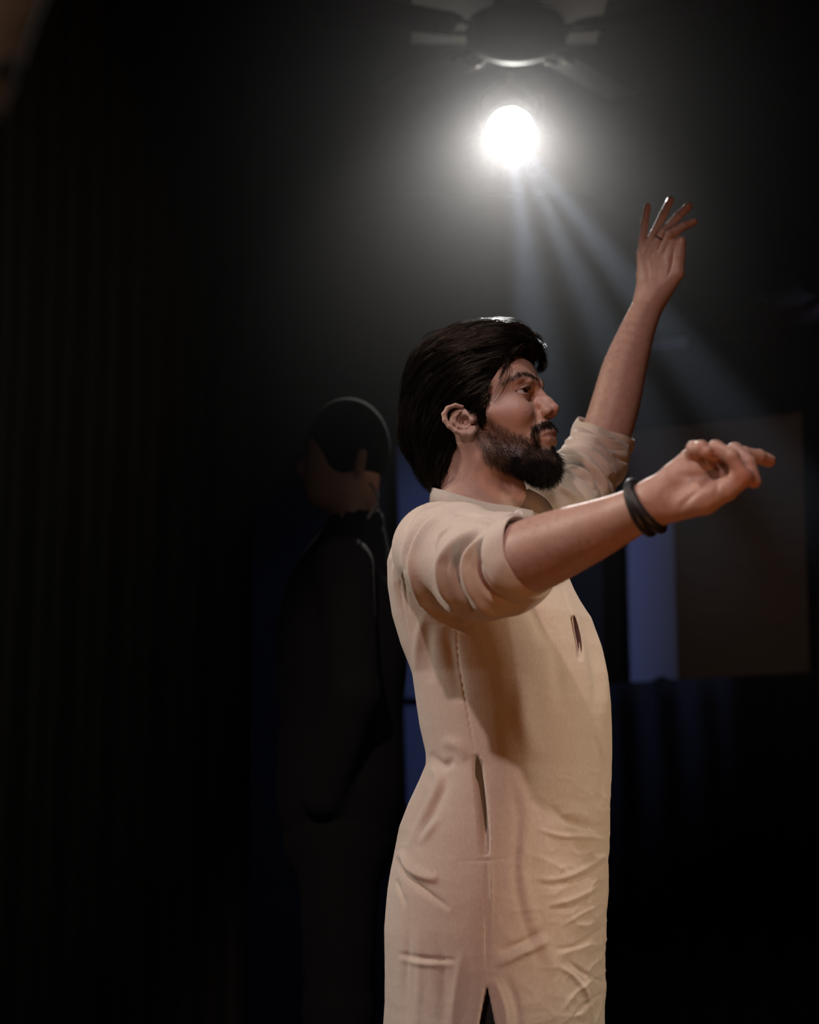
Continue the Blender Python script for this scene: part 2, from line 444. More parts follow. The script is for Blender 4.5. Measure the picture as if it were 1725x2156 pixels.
def spline(pts, n=6):
    out = []
    p = [np.array(q, float) for q in pts]
    p = [2 * p[0] - p[1]] + p + [2 * p[-1] - p[-2]]
    for i in range(1, len(p) - 2):
        for j in range(n):
            t = j / n
            out.append(0.5 * ((2 * p[i]) + (-p[i - 1] + p[i + 1]) * t + (2 * p[i - 1] - 5 * p[i] + 4 * p[i + 1] - p[i + 2]) * t * t + (-p[i - 1] + 3 * p[i] - 3 * p[i + 1] + p[i + 2]) * t ** 3))
    out.append(p[-2])
    return out

def limb(P, pts, rad, k=.002, n=4):
    q = np.array(spline([np.append(a, r) for a, r in zip(pts, rad)], n))
    return chain(P, q[:, :3], q[:, 3], k)
def grad(f, P, e=0.0006):
    G = np.empty_like(P)
    for i in range(3):
        d = np.zeros(3, dtype=F); d[i] = e
        G[:, i] = (f(P + d) - f(P - d)) / (2 * e)
    return G
def unit(v): return v / np.maximum(np.linalg.norm(v, axis=1, keepdims=True), 1e-9)

def mesh_sdf(f, lo, hi, h, newton=2):
    """surface nets on a sparse narrow band"""
    lo = np.array(lo, dtype=float); hi = np.array(hi, dtype=float); B = 8
    nb = np.ceil((hi - lo) / (h * B)).astype(int)
    I = np.stack(np.meshgrid(*[np.arange(n) for n in nb], indexing='ij'), -1).reshape(-1, 3)
    C = (lo + (I + 0.5) * B * h).astype(F)
    keep = np.abs(f(C)) < B * h * 1.25
    I = I[keep]
    n = nb * B + 1
    V = np.full(tuple(n), 9.0, dtype=F)
    r = np.arange(B + 1)
    off = np.stack(np.meshgrid(r, r, r, indexing='ij'), -1).reshape(-1, 3)
    done = np.zeros(tuple(n), dtype=bool)
    idx = (I[:, None, :] * B + off[None]).reshape(-1, 3)
    lin = np.unique(np.ravel_multi_index(idx.T, tuple(n)))
    Vf = V.ravel(); done = np.zeros(Vf.shape, dtype=bool)
    for s in range(0, len(lin), 400000):
        q = lin[s:s + 400000]
        ijk = np.stack(np.unravel_index(q, tuple(n)), 1)
        Vf[q] = f((lo + ijk * h).astype(F)); done[q] = True
    V = Vf.reshape(tuple(n)); D = done.reshape(tuple(n))
    # cells of the active blocks
    r = np.arange(B)
    off = np.stack(np.meshgrid(r, r, r, indexing='ij'), -1).reshape(-1, 3)
    cell = (I[:, None, :] * B + off[None]).reshape(-1, 3)
    c8 = np.array([(i, j, k) for i in (0, 1) for j in (0, 1) for k in (0, 1)])
    vals = np.stack([V[tuple((cell + c).T)] for c in c8], 1)
    neg = (vals < 0).sum(1)
    m = (neg > 0) & (neg < 8)
    cell = cell[m]; vals = vals[m]
    acc = np.zeros((len(cell), 3)); cnt = np.zeros(len(cell))
    for a in range(8):
        for ax, bit in ((0, 4), (1, 2), (2, 1)):
            if a & bit: continue
            b = a | bit
            va, vb = vals[:, a], vals[:, b]
            x = (va < 0) != (vb < 0)
            t = np.where(x, va / np.where(x, va - vb, 1), 0)
            p = c8[a].astype(float)[None].repeat(len(cell), 0); p[:, ax] += t
            acc[x] += p[x]; cnt[x] += 1
    P = lo + (cell + acc / cnt[:, None]) * h
    vid = np.full(tuple(n), -1, dtype=np.int32)
    vid[tuple(cell.T)] = np.arange(len(cell))
    faces = []
    for ax in range(3):
        e = np.zeros(3, int); e[ax] = 1
        u, w = [q for q in range(3) if q != ax]
        du = np.zeros(3, int); du[u] = 1; dw = np.zeros(3, int); dw[w] = 1
        c = cell[(cell[:, u] > 0) & (cell[:, w] > 0)]
        a = V[tuple(c.T)] < 0; b = V[tuple((c + e).T)] < 0
        for flip in (False, True):
            q = c[(a & ~b) if not flip else (~a & b)]
            f4 = np.stack([vid[tuple(q.T)], vid[tuple((q - du).T)], vid[tuple((q - du - dw).T)], vid[tuple((q - dw).T)]], 1)
            if flip != (ax == 1): f4 = f4[:, ::-1]
            faces.append(f4)
    Fq = np.concatenate(faces); Fq = Fq[(Fq >= 0).all(1)]
    P = P.astype(F)
    for _ in range(newton):
        g = grad(f, P); v = f(P); g2 = np.maximum((g ** 2).sum(1), 0.05)
        st = (v / g2)[:, None] * g
        L = np.linalg.norm(st, axis=1, keepdims=True)
        P = P - st * np.minimum(1, 0.5 * h / np.maximum(L, 1e-9))
    return P, Fq

def vnormals(P, Q):
    n = np.cross(P[Q[:, 2]] - P[Q[:, 0]], P[Q[:, 3]] - P[Q[:, 1]])
    N = np.zeros_like(P)
    for k in range(4): 
        for ax in range(3): N[:, ax] += np.bincount(Q[:, k], n[:, ax], len(P))
    return unit(N)

def smooth(P, Q, it):
    n = len(P)
    for _ in range(it):
        a = np.zeros_like(P); c = np.zeros(n)
        for k in range(4):
            for m in ((k + 1) % 4, (k + 3) % 4):
                for ax in range(3): a[:, ax] += np.bincount(Q[:, k], P[Q[:, m], ax], n)
                c += np.bincount(Q[:, k], minlength=n)
        P = P * .4 + .6 * a / np.maximum(c, 1)[:, None]
    return P.astype(F)

def poly_dist(px, py, pts):
    """distance to a polyline in the picture plane, its side, and how far along (0..1)"""
    best = np.full(px.shape, 1e9); side = np.zeros(px.shape); along = np.zeros(px.shape)
    L = [0]
    for a, b in zip(pts[:-1], pts[1:]): L.append(L[-1] + math.hypot(b[0] - a[0], b[1] - a[1]))
    for i, (a, b) in enumerate(zip(pts[:-1], pts[1:])):
        dx, dy = b[0] - a[0], b[1] - a[1]; l2 = dx * dx + dy * dy
        t = np.clip(((px - a[0]) * dx + (py - a[1]) * dy) / l2, 0, 1)
        ex, ey = px - a[0] - t * dx, py - a[1] - t * dy
        d = np.hypot(ex, ey); m = d < best
        best = np.where(m, d, best)
        side = np.where(m, np.sign(dx * ey - dy * ex), side)
        along = np.where(m, (L[i] + t * math.sqrt(l2)) / L[-1], along)
    return best, side, along

def folds(P, N, strokes, mask=None):
    """cloth folds laid along lines: (points, width_px, height_mm, kind)"""
    px, py = proj(P)
    view = unit((CAM - P).astype(F)); facing = (view * N).sum(1)
    base = np.clip((facing + 0.15) / 0.3, 0, 1)
    if mask is not None: base = base * mask
    disp = np.zeros(len(P))
    for pts, w, amp, kind in strokes:
        xs = [p[0] for p in pts]; ys = [p[1] for p in pts]
        m = np.flatnonzero((px > min(xs) - 3 * w) & (px < max(xs) + 3 * w) & (py > min(ys) - 3 * w) & (py < max(ys) + 3 * w) & (base > 0))
        if not len(m): continue
        d, s, t = poly_dist(px[m], py[m], spline(pts, 5) if len(pts) > 2 else pts)
        tap = np.sin(np.pi * np.clip(t, 0, 1)) ** 0.8
        if kind == 'r': g = np.exp(-(d / w) ** 2)                       # round ridge or groove
        elif kind == 's': g = 1.65 * s * (d / w) * np.exp(-(d / w) ** 2)  # one side up, other side down
        elif kind == 'c': g = np.exp(-np.abs(d) / w * 1.5) * 1.0        # sharp crease
        disp[m] += amp * 0.001 * g * tap * base[m]
    return P + (disp[:, None] * N).astype(F)

def tubes_mesh(S, rad, sides=3):
    """strands S (n, k, 3) to thin tubes; rad (n, k)"""
    n, k, _ = S.shape
    T = np.empty_like(S); T[:, 1:-1] = S[:, 2:] - S[:, :-2]; T[:, 0] = S[:, 1] - S[:, 0]; T[:, -1] = S[:, -1] - S[:, -2]
    T /= np.maximum(np.linalg.norm(T, axis=2, keepdims=True), 1e-9)
    ref = np.array([0.31, 0.87, 0.38]); U = np.cross(T, ref); U /= np.maximum(np.linalg.norm(U, axis=2, keepdims=True), 1e-9)
    Wv = np.cross(T, U)
    V = []
    for s in range(sides):
        a = 2 * math.pi * s / sides
        V.append(S + rad[:, :, None] * (math.cos(a) * U + math.sin(a) * Wv))
    V = np.stack(V, 2)                                   # n,k,sides,3
    base = (np.arange(n)[:, None, None] * k + np.arange(k - 1)[None, :, None]) * sides
    s = np.arange(sides)[None, None, :]; s2 = (s + 1) % sides
    Q = np.stack([base + s, base + s2, base + sides + s2, base + sides + s], -1).reshape(-1, 4)
    return V.reshape(-1, 3), Q

# ================================================================= the dancer
YAW = math.radians(22); PUP = math.radians(14); HS = 1.04
cy, sy, cp, sp = math.cos(YAW), math.sin(YAW), math.cos(PUP), math.sin(PUP)
HO = at(1024, 905, 0.0)
R0 = np.array([[cy, -sy, 0], [sy, cy, 0], [0, 0, 1]], dtype=F)          # rows: forward, left, up (yaw only)
Rh = np.array([[cy * cp, -sy * cp, sp], [sy, cy, 0], [0, 0, 0]], dtype=F)
Rh[2] = np.cross(Rh[0], Rh[1])
HOf = HO.astype(F)
def headl(P): return (P - HOf) @ Rh.T * F(1000 / HS)          # millimetres, x forward, y left, z up
def yawl(P): return (P - HOf) @ R0.T * F(1000)
def head_w(p): return HO + (np.array(p, float) * HS / 1000) @ Rh
def yaw_w(p): return HO + (np.array(p, float) / 1000) @ R0

EAR = [(-2, 27), (-10, 33), (-20, 31), (-27, 21), (-28, 8), (-24, -6), (-17, -18), (-9, -26), (-1, -29), (4, -25), (6, -18)]
def ear_sdf(p):
    """p: mm, mirrored so that y is outward distance"""
    x, o, z = p[:, 0], p[:, 1], p[:, 2]
    q = np.stack([(x + 1) * 1.0, o, (z - 1) * 1.34], 1).astype(F)
    def P3(l, oo): return [(a, oo(a), b) for a, b in l]
    outw = lambda a: 76 - 0.42 * a
    helix = chain(q, P3(EAR[:8], lambda a: outw(a) + 4), [3.2, 3.8, 4.0, 4.0, 3.8, 3.6, 4.0, 5.0], 2)
    lobe = chain(q, P3(EAR[7:], lambda a: outw(a) + 1), [5.4, 6.4, 5.2, 4.4], 3)
    plate = ell(q, (-11, 77.5, 3), (17, 4.5, 28))
    f = smin(smin(helix, lobe, 5), plate, 3)
    anti = chain(q, [(-6, 84, 18), (-14, 85, 12), (-18, 85, 1), (-14, 83, -9), (-6, 80, -15)], [2.8, 3.2, 3.4, 3.2, 3.0], 2)
    f = smin(f, anti, 3)
    bowl = ell(q, (-4, 84, -1), (8.5, 10, 12))
    bowl2 = ell(q, (-14, 87, 20), (7, 4.5, 6))
    f = smax(f, -bowl2, 2)
    tragus = ell(q, (6, 75.5, -3), (4.5, 5, 7))
    root = ell(q, (1, 67, 4), (11, 8, 15))
    f = smin(f, root, 4)
    bowl = ell(q, (-4, 85, -1), (8.5, 14, 12))
    f = smax(f, -bowl, 2)
    return smin(f, tragus, 2) * F(.85)

def head_core(p):
    """face and skull; p in head millimetres"""
    q = p.copy(); q[:, 1] = np.abs(q[:, 1])
    f = ell(q, (-8, 0, 52), (96, 75, 78))
    f = smin(f, ell(q, (32, 0, 58), (61, 62, 56)), 14)
    f = smin(f, ell(q, (38, 0, -2), (47, 60, 62)), 16)
    f = smin(f, cone(q, (60, 40, 0), (30, 58, 4), 19, 13), 16)               # cheekbone
    f = smin(f, ell(q, (48, 0, -42), (44, 42, 38)), 16)
    f = smin(f, chain(q, [(4, 56, -20), (12, 52, -52), (48, 36, -70), (80, 10, -77)], [13, 15, 13, 13], 10), 14)  # jaw
    f = smin(f, ell(q, (70, 0, -30), (28, 29, 30)), 12)
    f = smin(f, ell(q, (77, 0, -74), (14, 20, 13)), 10)                     # chin
    f = smin(f, cone(q, (90, 10, 41), (76, 44, 44), 9, 7), 9)               # brow ridge
    f = smin(f, ell(q, (60, 38, -4), (24, 18, 18)), 12)                      # cheek
    sock = ell(q, (93, 33, 26), (17, 19, 12))
    f = smax(f, -sock, 12)
    f = smin(f, sphere(q, (71.5, 32, 27), 14.2), 5)                          # lids over the eyeball
    f = smin(f, cone(q, (82, 14, 39), (86, 28, 38.5), 5, 5), 7)
    hh = 4.1 * np.sqrt(np.clip(1 - ((q[:, 1] - 33) / 14.5) ** 2, 0, 1)) - .15
    eye = np.maximum(np.abs(q[:, 2] - 26.8 + .05 * (q[:, 1] - 33)) - hh, 70 - q[:, 0])
    f = smax(f, -eye.astype(F), 1.2)
    # nose
    f = smin(f, chain(q, [(86, 0, 36), (92, 0, 23), (100, 0, 10), (106.5, 0, -1.5)], [8, 6.8, 7, 8.2], 6), 8)
    f = smin(f, cone(q, (90, 8, 10), (99, 6, -5), 6, 7), 6)
    f = smin(f, ell(q, (97, 12, -5.5), (9.0, 5.6, 6.4)), 4)
    f = smin(f, ell(q, (103, 0, -7), (7, 3.6, 6.2)), 5)                       # columella
    f = smax(f, -ell(q, (100.5, 8.2, -12.0), (6.8, 4.0, 6)), 1.5)
    f = smax(f, -cone(q, (90, 21, -8), (84, 29, -30), 2.2, 2.0), 6)          # cheek fold
    # mouth
    f = smin(f, chain(q, [(80, 26, -41), (90.5, 16, -36.5), (95.5, 5, -33.5), (95, 0, -34.5)], [2.8, 4.2, 4.8, 4.6], 4), 5)
    f = smin(f, chain(q, [(80, 25, -43), (89.5, 15, -46), (93, 0, -47)], [2.8, 4.4, 5.4], 4), 5)
    f = smax(f, -chain(q, [(87, 28, -42.6), (99, 14, -40.8), (104, 0, -40.2)], [1.1, 1.2, 1.2], 1), 2.2)
    f = smax(f, -ell(q, (102, 0, -57), (8, 17, 5)), 8)                        # hollow under lower lip
    e = ear_sdf(q)
    return smin(f, e, 5)

# limb joints (picture position and depth)
SHR, ELR, WRR = at(935, 1150, -0.18), at(1072, 1192, -0.44), at(1372, 1062, -0.625)
SHL, ELL, WRL = at(1120, 1095, 0.18), at(1262, 952, 0.35), at(1370, 634, 0.40)
def pts(*l): return [at(*q) for q in l]

RFORE = pts((1030, 1188, -0.40), (1080, 1186, -0.44), (1130, 1166, -0.475), (1190, 1141, -0.51), (1250, 1117, -0.55), (1310, 1090, -0.585), (1368, 1062, -0.625), (1392, 1052, -0.635))
RFR = [0.045, 0.0460, 0.0455, 0.0410, 0.0350, 0.0290, 0.0255, 0.0240]
LFORE = pts((1262, 950, 0.35), (1280, 905, 0.36), (1299, 840, 0.37), (1317, 770, 0.38), (1345, 690, 0.39), (1368, 637, 0.40), (1374, 620, 0.40))
LFR = [0.041, 0.0425, 0.0415, 0.0380, 0.0300, 0.0262, 0.0245]

# right hand, palm towards the camera
RH = {
 'pinky': (pts((1452, 968, -.655), (1462, 945, -.675), (1478, 943, -.69), (1489, 952, -.695)), [.0090, .0086, .0080, .0070]),
 'ring': (pts((1480, 968, -.655), (1508, 945, -.68), (1541, 962, -.70), (1558, 996, -.70)), [.0098, .0092, .0088, .0076]),
 'middle': (pts((1510, 972, -.65), (1548, 950, -.66), (1575, 975, -.68), (1588, 1013, -.685)), [.0100, .0094, .0090, .0080]),
 'index': (pts((1530, 982, -.64), (1566, 957, -.62), (1598, 962, -.61), (1619, 970, -.60)), [.0100, .0090, .0084, .0078]),
 'thumb': (pts((1425, 1066, -.65), (1482, 1050, -.675), (1530, 1030, -.69), (1568, 1006, -.695)), [.017, .0180, .0130, .0098]),
}
RPALM = [(pts((1385, 1050, -.635), (1420, 1008, -.65), (1455, 966, -.655)), [.020, .0165, .0125]),
         (pts((1388, 1052, -.632), (1430, 1022, -.648), (1482, 972, -.655)), [.020, .0165, .0130]),
         (pts((1390, 1056, -.63), (1440, 1030, -.64), (1512, 980, -.65)), [.020, .017, .0130]),
         (pts((1392, 1060, -.63), (1450, 1045, -.635), (1532, 992, -.64)), [.020, .018, .0130]),
         (pts((1420, 1035, -.645), (1470, 1012, -.655), (1520, 1000, -.66), (1560, 988, -.665)), [.018, .0185, .0165, .012]),
         (pts((1440, 1000, -.645), (1478, 988, -.657), (1540, 982, -.668)), [.014, .0165, .0135])]
# left hand, back towards the camera
LHD = {
 'pinky': (pts((1352, 532, .405), (1354, 505, .405), (1358, 468, .41), (1364, 435, .41)), [.0082, .0070, .0066, .0060]),
 'ring': (pts((1364, 522, .40), (1378, 492, .397), (1397, 452, .395), (1412, 422, .395)), [.0088, .0076, .0073, .0068]),
 'middle': (pts((1376, 526, .393), (1398, 490, .382), (1428, 456, .38), (1451, 434, .38)), [.0090, .0080, .0076, .0070]),
 'index': (pts((1392, 540, .385), (1411, 494, .367), (1441, 476, .365), (1462, 467, .365)), [.0092, .0082, .0072, .0064]),
 'thumb': (pts((1404, 606, .385), (1428, 576, .37), (1432, 540, .365), (1436, 507, .365)), [.0140, .0112, .0094, .0078]),
}
LPALM = [(pts((1362, 624, .405), (1356, 580, .408), (1352, 536, .405)), [.0200, .0125, .0100]),
         (pts((1370, 624, .40), (1366, 578, .402), (1364, 528, .40)), [.0210, .0140, .0104]),
         (pts((1376, 622, .395), (1379, 578, .394), (1377, 530, .393)), [.0210, .0140, .0106]),
         (pts((1382, 620, .39), (1394, 580, .387), (1393, 545, .385)), [.0200, .0145, .0108]),
         (pts((1386, 618, .388), (1408, 580, .380), (1413, 540, .375), (1416, 512, .37)), [.0190, .0145, .0110, .0085])]

def hand(P, fingers, palm, kp=0.010):
    f = None
    for p, r in palm:
        g = chain(P, p, r, .006); f = g if f is None else smin(f, g, kp)
    for n, (p, r) in fingers.items():
        g = chain(P, p, r, .0012)
        for q, rr in list(zip(p, r))[1:3]:                                  # knuckles
            g = smin(g, sphere(P, q, rr * 1.04), .002)
        f = smin(f, g, .010 if n == 'thumb' else .0035)
    return f

def sdf_rarm(P):
    f = limb(P, RFORE, RFR)
    return smin(f, hand(P, RH, RPALM), .014)
def sdf_larm(P):
    f = limb(P, LFORE, LFR)
    return smin(f, hand(P, LHD, LPALM, .008), .014)

NB, NT = at(1002, 1110, 0.0), at(1006, 985, 0.0)
def sdf_head(P):
    f = head_core(headl(P)) * F(HS / 1000)
    n = cone(P, NB, NT, .063, .056)
    n = smin(n, cone(P, at(1060, 1090, -.03), at(985, 930, -.055), .017, .015), .02)     # neck muscle
    n = smin(n, ell(P, at(1088, 1035, -0.03), (.015, .014, .02)), .02)                   # throat
    n = smin(n, cone(P, at(985, 1165, -.08), at(985, 1165, .08), .055, .055), .03)
    return smin(f, n, .018)

def sdf_core(P):
    """rest of the body, under the clothes"""
    hip, ch = at(1040, 1900, 0), at(1000, 1230, 0)
    f = smin(ell(P, at(1030, 1320, 0), (.10, .13, .13)), ell(P, at(1050, 1830, 0), (.115, .15, .15)), .12)
    for sh, el, rr in ((SHR, ELR, 1), (SHL, ELL, 1)):
        f = smin(f, cone(P, sh, el, .045, .040), .03)
    for s in (-1, 1):
        h = hip + np.array([0.0, s * .09, -0.02]); kn = h + np.array([.02 + .03 * s, s * .01, -.42]); an = np.array([kn[0] - .03, kn[1], .09])
        f = smin(f, chain(P, [h, kn, an], [.082, .052, .036], .03), .04)
        f = smin(f, cone(P, (an[0] - .02, an[1], .045), (an[0] + .15, an[1] - .03, .028), .034, .024), .03)
    return f

def paint_skin(P, N, hand_=False):
    base = np.array([0.45, 0.272, 0.215])
    T = np.tile(base, (len(P), 1))
    return T

def mixc(T, c, w):
    w = np.clip(w, 0, 1)[:, None]
    return T * (1 - w) + np.array(c) * w

def gauss(p, c, s): return np.exp(-(((p - np.array(c)) / np.array(s)) ** 2).sum(1))

def inpoly(x, z, poly):
    r = np.zeros(len(x), bool); n = len(poly)
    for i in range(n):
        x1, z1 = poly[i]; x2, z2 = poly[(i + 1) % n]
        c = ((z1 > z) != (z2 > z)); t = (x2 - x1) * (z - z1) / (z2 - z1 if z2 != z1 else 1e-9) + x1
        r ^= c & (x < t)
    return r

# beard area seen from the side, in head millimetres (x forward, z up)
BEARD = [(14, 8), (27, 6), (36, -14), (50, -30), (64, -38), (74, -50), (84, -58), (99, -62), (110, -80), (100, -100), (60, -100), (30, -84), (8, -66), (2, -30)]
MOUST = [(77, -27), (90, -20), (106, -17), (108, -30), (94, -31), (85, -36), (80, -57), (75, -57), (73, -40)]
def poly_soft(x, z, poly, s):
    d, _, _ = poly_dist(x, z, poly + [poly[0]])
    i = inpoly(x, z, poly)
    return np.clip(0.5 + np.where(i, d, -d) / (2 * s), 0, 1)

dancer = empty('person', (0.13, 0.0, 0.0))
tag(dancer, 'man in a long beige linen kurta with both arms lifted under the bright stage lamp', 'person')

bodyV, bodyF, bodyT = [], [], []
def add_body(P, Q, T):
    bodyF.append(Q + sum(len(v) for v in bodyV)); bodyV.append(P); bodyT.append(T)

# head ---
P, Q = mesh_sdf(sdf_head, HO + np.array([-.17, -.15, -.26]), HO + np.array([.18, .15, .19]), .0016)
HEADP, HEADQ = P, Q
N = vnormals(P, Q)
p = headl(P); pm = p.copy(); pm[:, 1] = np.abs(pm[:, 1])
def groove(c, s, mm):
    global P
    P = P + (N * (gauss(pm, c, s) * mm * 0.001)[:, None]).astype(F)
# lid fold, lower lid bag, nostril wing groove
d, s_, t_ = poly_dist(pm[:, 1], pm[:, 2], [(17, 31), (24, 34.5), (33, 36), (42, 33), (47, 28)])
front = np.clip((pm[:, 0] - 60) / 8, 0, 1)
P = P - (N * (np.exp(-(d / 1.2) ** 2) * front * .0011)[:, None]).astype(F)
d, s_, t_ = poly_dist(pm[:, 1], pm[:, 2], [(18, 22), (28, 17.5), (38, 18), (46, 22)])
P = P - (N * (np.exp(-(d / 1.6) ** 2) * front * .0006)[:, None]).astype(F)
d, s_, t_ = poly_dist(pm[:, 0], pm[:, 2], [(92, -1), (90, -8), (92, -16), (98, -20)])
P = P - (N * (np.exp(-(d / 1.5) ** 2) * (pm[:, 1] > 8) * front * .0012)[:, None]).astype(F)
T = paint_skin(P, N)
p = headl(P); ay = np.abs(p[:, 1])
T = mixc(T, (0.33, 0.12, 0.085), 0.35 * gauss(np.stack([p[:, 0], ay, p[:, 2]], 1), (66, 42, -4), (22, 18, 16)))
T = mixc(T, (0.03, 0.012, 0.01), np.clip(1.6 - np.sqrt(((p[:, 0] - 100.5) / 6.8) ** 2 + ((ay - 8.2) / 4) ** 2 + ((p[:, 2] + 11) / 5) ** 2), 0, 1))  # nostril shade painted into the skin tone
T = mixc(T, (0.38, 0.15, 0.10), 0.5 * gauss(p, (108, 0, -8), (14, 16, 12)))
lip_d, _, _ = poly_dist(ay, p[:, 2], [(0, -40.5), (14, -41), (25, -42.5)])
lip = np.clip(1.3 - lip_d / np.interp(ay, [0, 10, 25], [8.5, 7.0, 2.0]), 0, 1) * (p[:, 0] > 80)
T = mixc(T, (0.20, 0.065, 0.06), lip * 0.9)
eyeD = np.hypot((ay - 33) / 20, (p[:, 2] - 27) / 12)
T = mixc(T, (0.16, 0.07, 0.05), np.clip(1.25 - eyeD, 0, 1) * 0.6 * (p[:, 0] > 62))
bw = poly_soft(p[:, 0], p[:, 2], BEARD, 6)
mw = poly_soft(p[:, 0], p[:, 2], MOUST, 2.5) * (p[:, 0] > 70)
T = mixc(T, (0.035, 0.022, 0.017), np.maximum(bw * np.interp(p[:, 2], [-60, -10], [0.85, 0.42]), mw * 0.7) * (1 - lip))
brow_d, _, bt = poly_dist(ay, p[:, 2], [(9, 41), (22, 46.5), (38, 51), (49, 47.5), (57, 41.5)])
browm = np.exp(-(brow_d / 4.0) ** 2) * (p[:, 0] > 38)
T = mixc(T, (0.07, 0.04, 0.03), browm * 0.6)
mole = np.minimum(np.hypot(p[:, 0] - 77, p[:, 2] + 27) / 1.3, np.hypot(p[:, 0] - 79, p[:, 2] + 9) / 1.0)
T = mixc(T, (0.10, 0.04, 0.03), np.clip(1.3 - mole, 0, 1) * 0.8)
add_body(P, Q, T)
HEADN = vnormals(P, Q)

# arms and hands ---
for f, j, name in ((sdf_rarm, RFORE + RH['index'][0] + RH['thumb'][0] + RH['middle'][0] + RH['pinky'][0], 'r'), (sdf_larm, LFORE + LHD['index'][0] + LHD['pinky'][0] + LHD['ring'][0], 'l')):
    j = np.array(j)
    P, Q = mesh_sdf(f, j.min(0) - .055, j.max(0) + .045, .0018 if name == 'r' else .0016)
    N = vnormals(P, Q)
    px, py = proj(P)
    T = paint_skin(P, N)
    fg = RH if name == 'r' else LHD
    for n_, (q, r) in fg.items():
        d = np.linalg.norm(P - q[-1].astype(F), axis=1)
        T = mixc(T, (0.50, 0.20, 0.14), np.exp(-(d / .012) ** 2) * 0.6)
        for kk in (1, 2):
            d = np.linalg.norm(P - q[kk].astype(F), axis=1)
            T = mixc(T, (0.27, 0.125, 0.08), np.exp(-(d / .007) ** 2) * 0.35)
    if name == 'l':
        st = [([(1362, 610), (1356, 570), (1353, 540)], 5, 0.9, 'r'), ([(1371, 612), (1372, 570), (1366, 532)], 4, 0.9, 'r'),
              ([(1376, 606), (1380, 570), (1378, 535)], 4, 0.8, 'r'),
              ([(1352, 527), (1358, 516), (1364, 505)], 3, 1.8, 'r'), ([(1353, 537), (1365, 520), (1377, 506)], 3, 2.0, 'r'),
              ([(1375, 542), (1384, 524), (1396, 506)], 3, 1.8, 'r'),
              ([(1364, 545), (1374, 532), (1380, 522)], 4, -1.5, 'r'), ([(1386, 552), (1392, 535)], 4, -0.8, 'r'),
              ([(1404, 585), (1411, 568), (1415, 545), (1420, 520)], 3, -3.0, 'r'),
              ([(1424, 512), (1438, 515)], 1.5, -0.8, 'r'), ([(1428, 527), (1441, 528)], 1.5, -0.7, 'r')]
    else:
        st = [([(1530, 998), (1512, 1020), (1508, 1045), (1514, 1066)], 5, -2.2, 'r'),
              ([(1428, 1075), (1460, 1040), (1495, 1010), (1530, 1000)], 7, -3.0, 'r'),
              ([(1425, 1000), (1470, 1002), (1510, 990)], 7, -1.5, 'r'),
              ([(1400, 1030), (1392, 1052), (1398, 1080)], 5, -0.8, 'r')]
    P = folds(P, N, st)
    add_body(P, Q, T)
# trunk and legs ---
P, Q = mesh_sdf(sdf_core, (-.25, -.55, -.01), (.55, .50, 1.62), .010)
add_body(P, Q, paint_skin(P, vnormals(P, Q)))
body = link_mesh('body', np.concatenate(bodyV), np.concatenate(bodyF), M_SKIN, None, True, np.concatenate(bodyT))
part_world(body, dancer)

# eyes ---
for s in (-1, 1):
    m = MB(); c = Vector(head_w((71.5, 32 * s, 27)))
    mm = Matrix.Translation(c)
    m.lathe([(max(.0001, math.sin(a) * .0131), -math.cos(a) * .0131) for a in np.linspace(0.01, math.pi - .01, 25)], 36, mm)
    e = m.build('eyeball', M_EYE, None, True); part_world(e, dancer)
    gaze = Vector(unit(np.array([head_w((150, 32 * s - 34, 40))]) - np.array(c))[0])
    rot = gaze.to_track_quat('Z', 'Y').to_matrix().to_4x4()
    m = MB(); m.lathe([(.0062, .01165), (.0058, .0122), (.004, .0130), (.002, .0134), (.0002, .0135)], 28, Matrix.Translation(c) @ rot)
    i = m.build('iris', M_IRIS, None, True); i.parent = e; i.matrix_parent_inverse = Matrix()

# ----------------------------------------------------------------- kurta
# rows: picture y, back edge x, front edge x, half width across the shoulders
ROWS = [(1040, 935, 1085, .060), (1062, 905, 1105, .085), (1080, 884, 1120, .112), (1105, 856, 1145, .150), (1145, 836, 1172, .176),
        (1190, 822, 1190, .186), (1240, 823, 1210, .186), (1300, 832, 1243, .180), (1360, 850, 1262, .176), (1420, 874, 1276, .172),
        (1480, 882, 1283, .170), (1530, 890, 1285, .169), (1585, 903, 1286, .169), (1610, 903, 1285, .169), (1640, 890, 1284, .170), (1690, 866, 1281, .172),
        (1740, 847, 1279, .176), (1790, 838, 1278, .180), (1830, 830, 1277, .184), (1870, 824, 1276, .187), (1950, 818, 1274, .190),
        (2020, 820, 1273, .192), (2100, 820, 1272, .194), (2156, 816, 1270, .196), (2600, 800, 1275, .205), (2900, 795, 1285, .21)]
TY = math.radians(20); tc_, ts_ = math.cos(TY), math.sin(TY)
rz, rcx, ra, rb = [], [], [], []
for y, xl, xr, b in ROWS:
    L_, R_ = at(xl, y), at(xr, y)
    ex = (R_[0] - L_[0]) / 2
    a = math.sqrt(max(ex * ex - (b * ts_) ** 2, 1e-4)) / tc_
    rz.append(L_[2]); rcx.append((L_[0] + R_[0]) / 2); ra.append(a); rb.append(b)
rz, rcx, ra, rb = [np.array(v[::-1]) for v in (rz, rcx, ra, rb)]
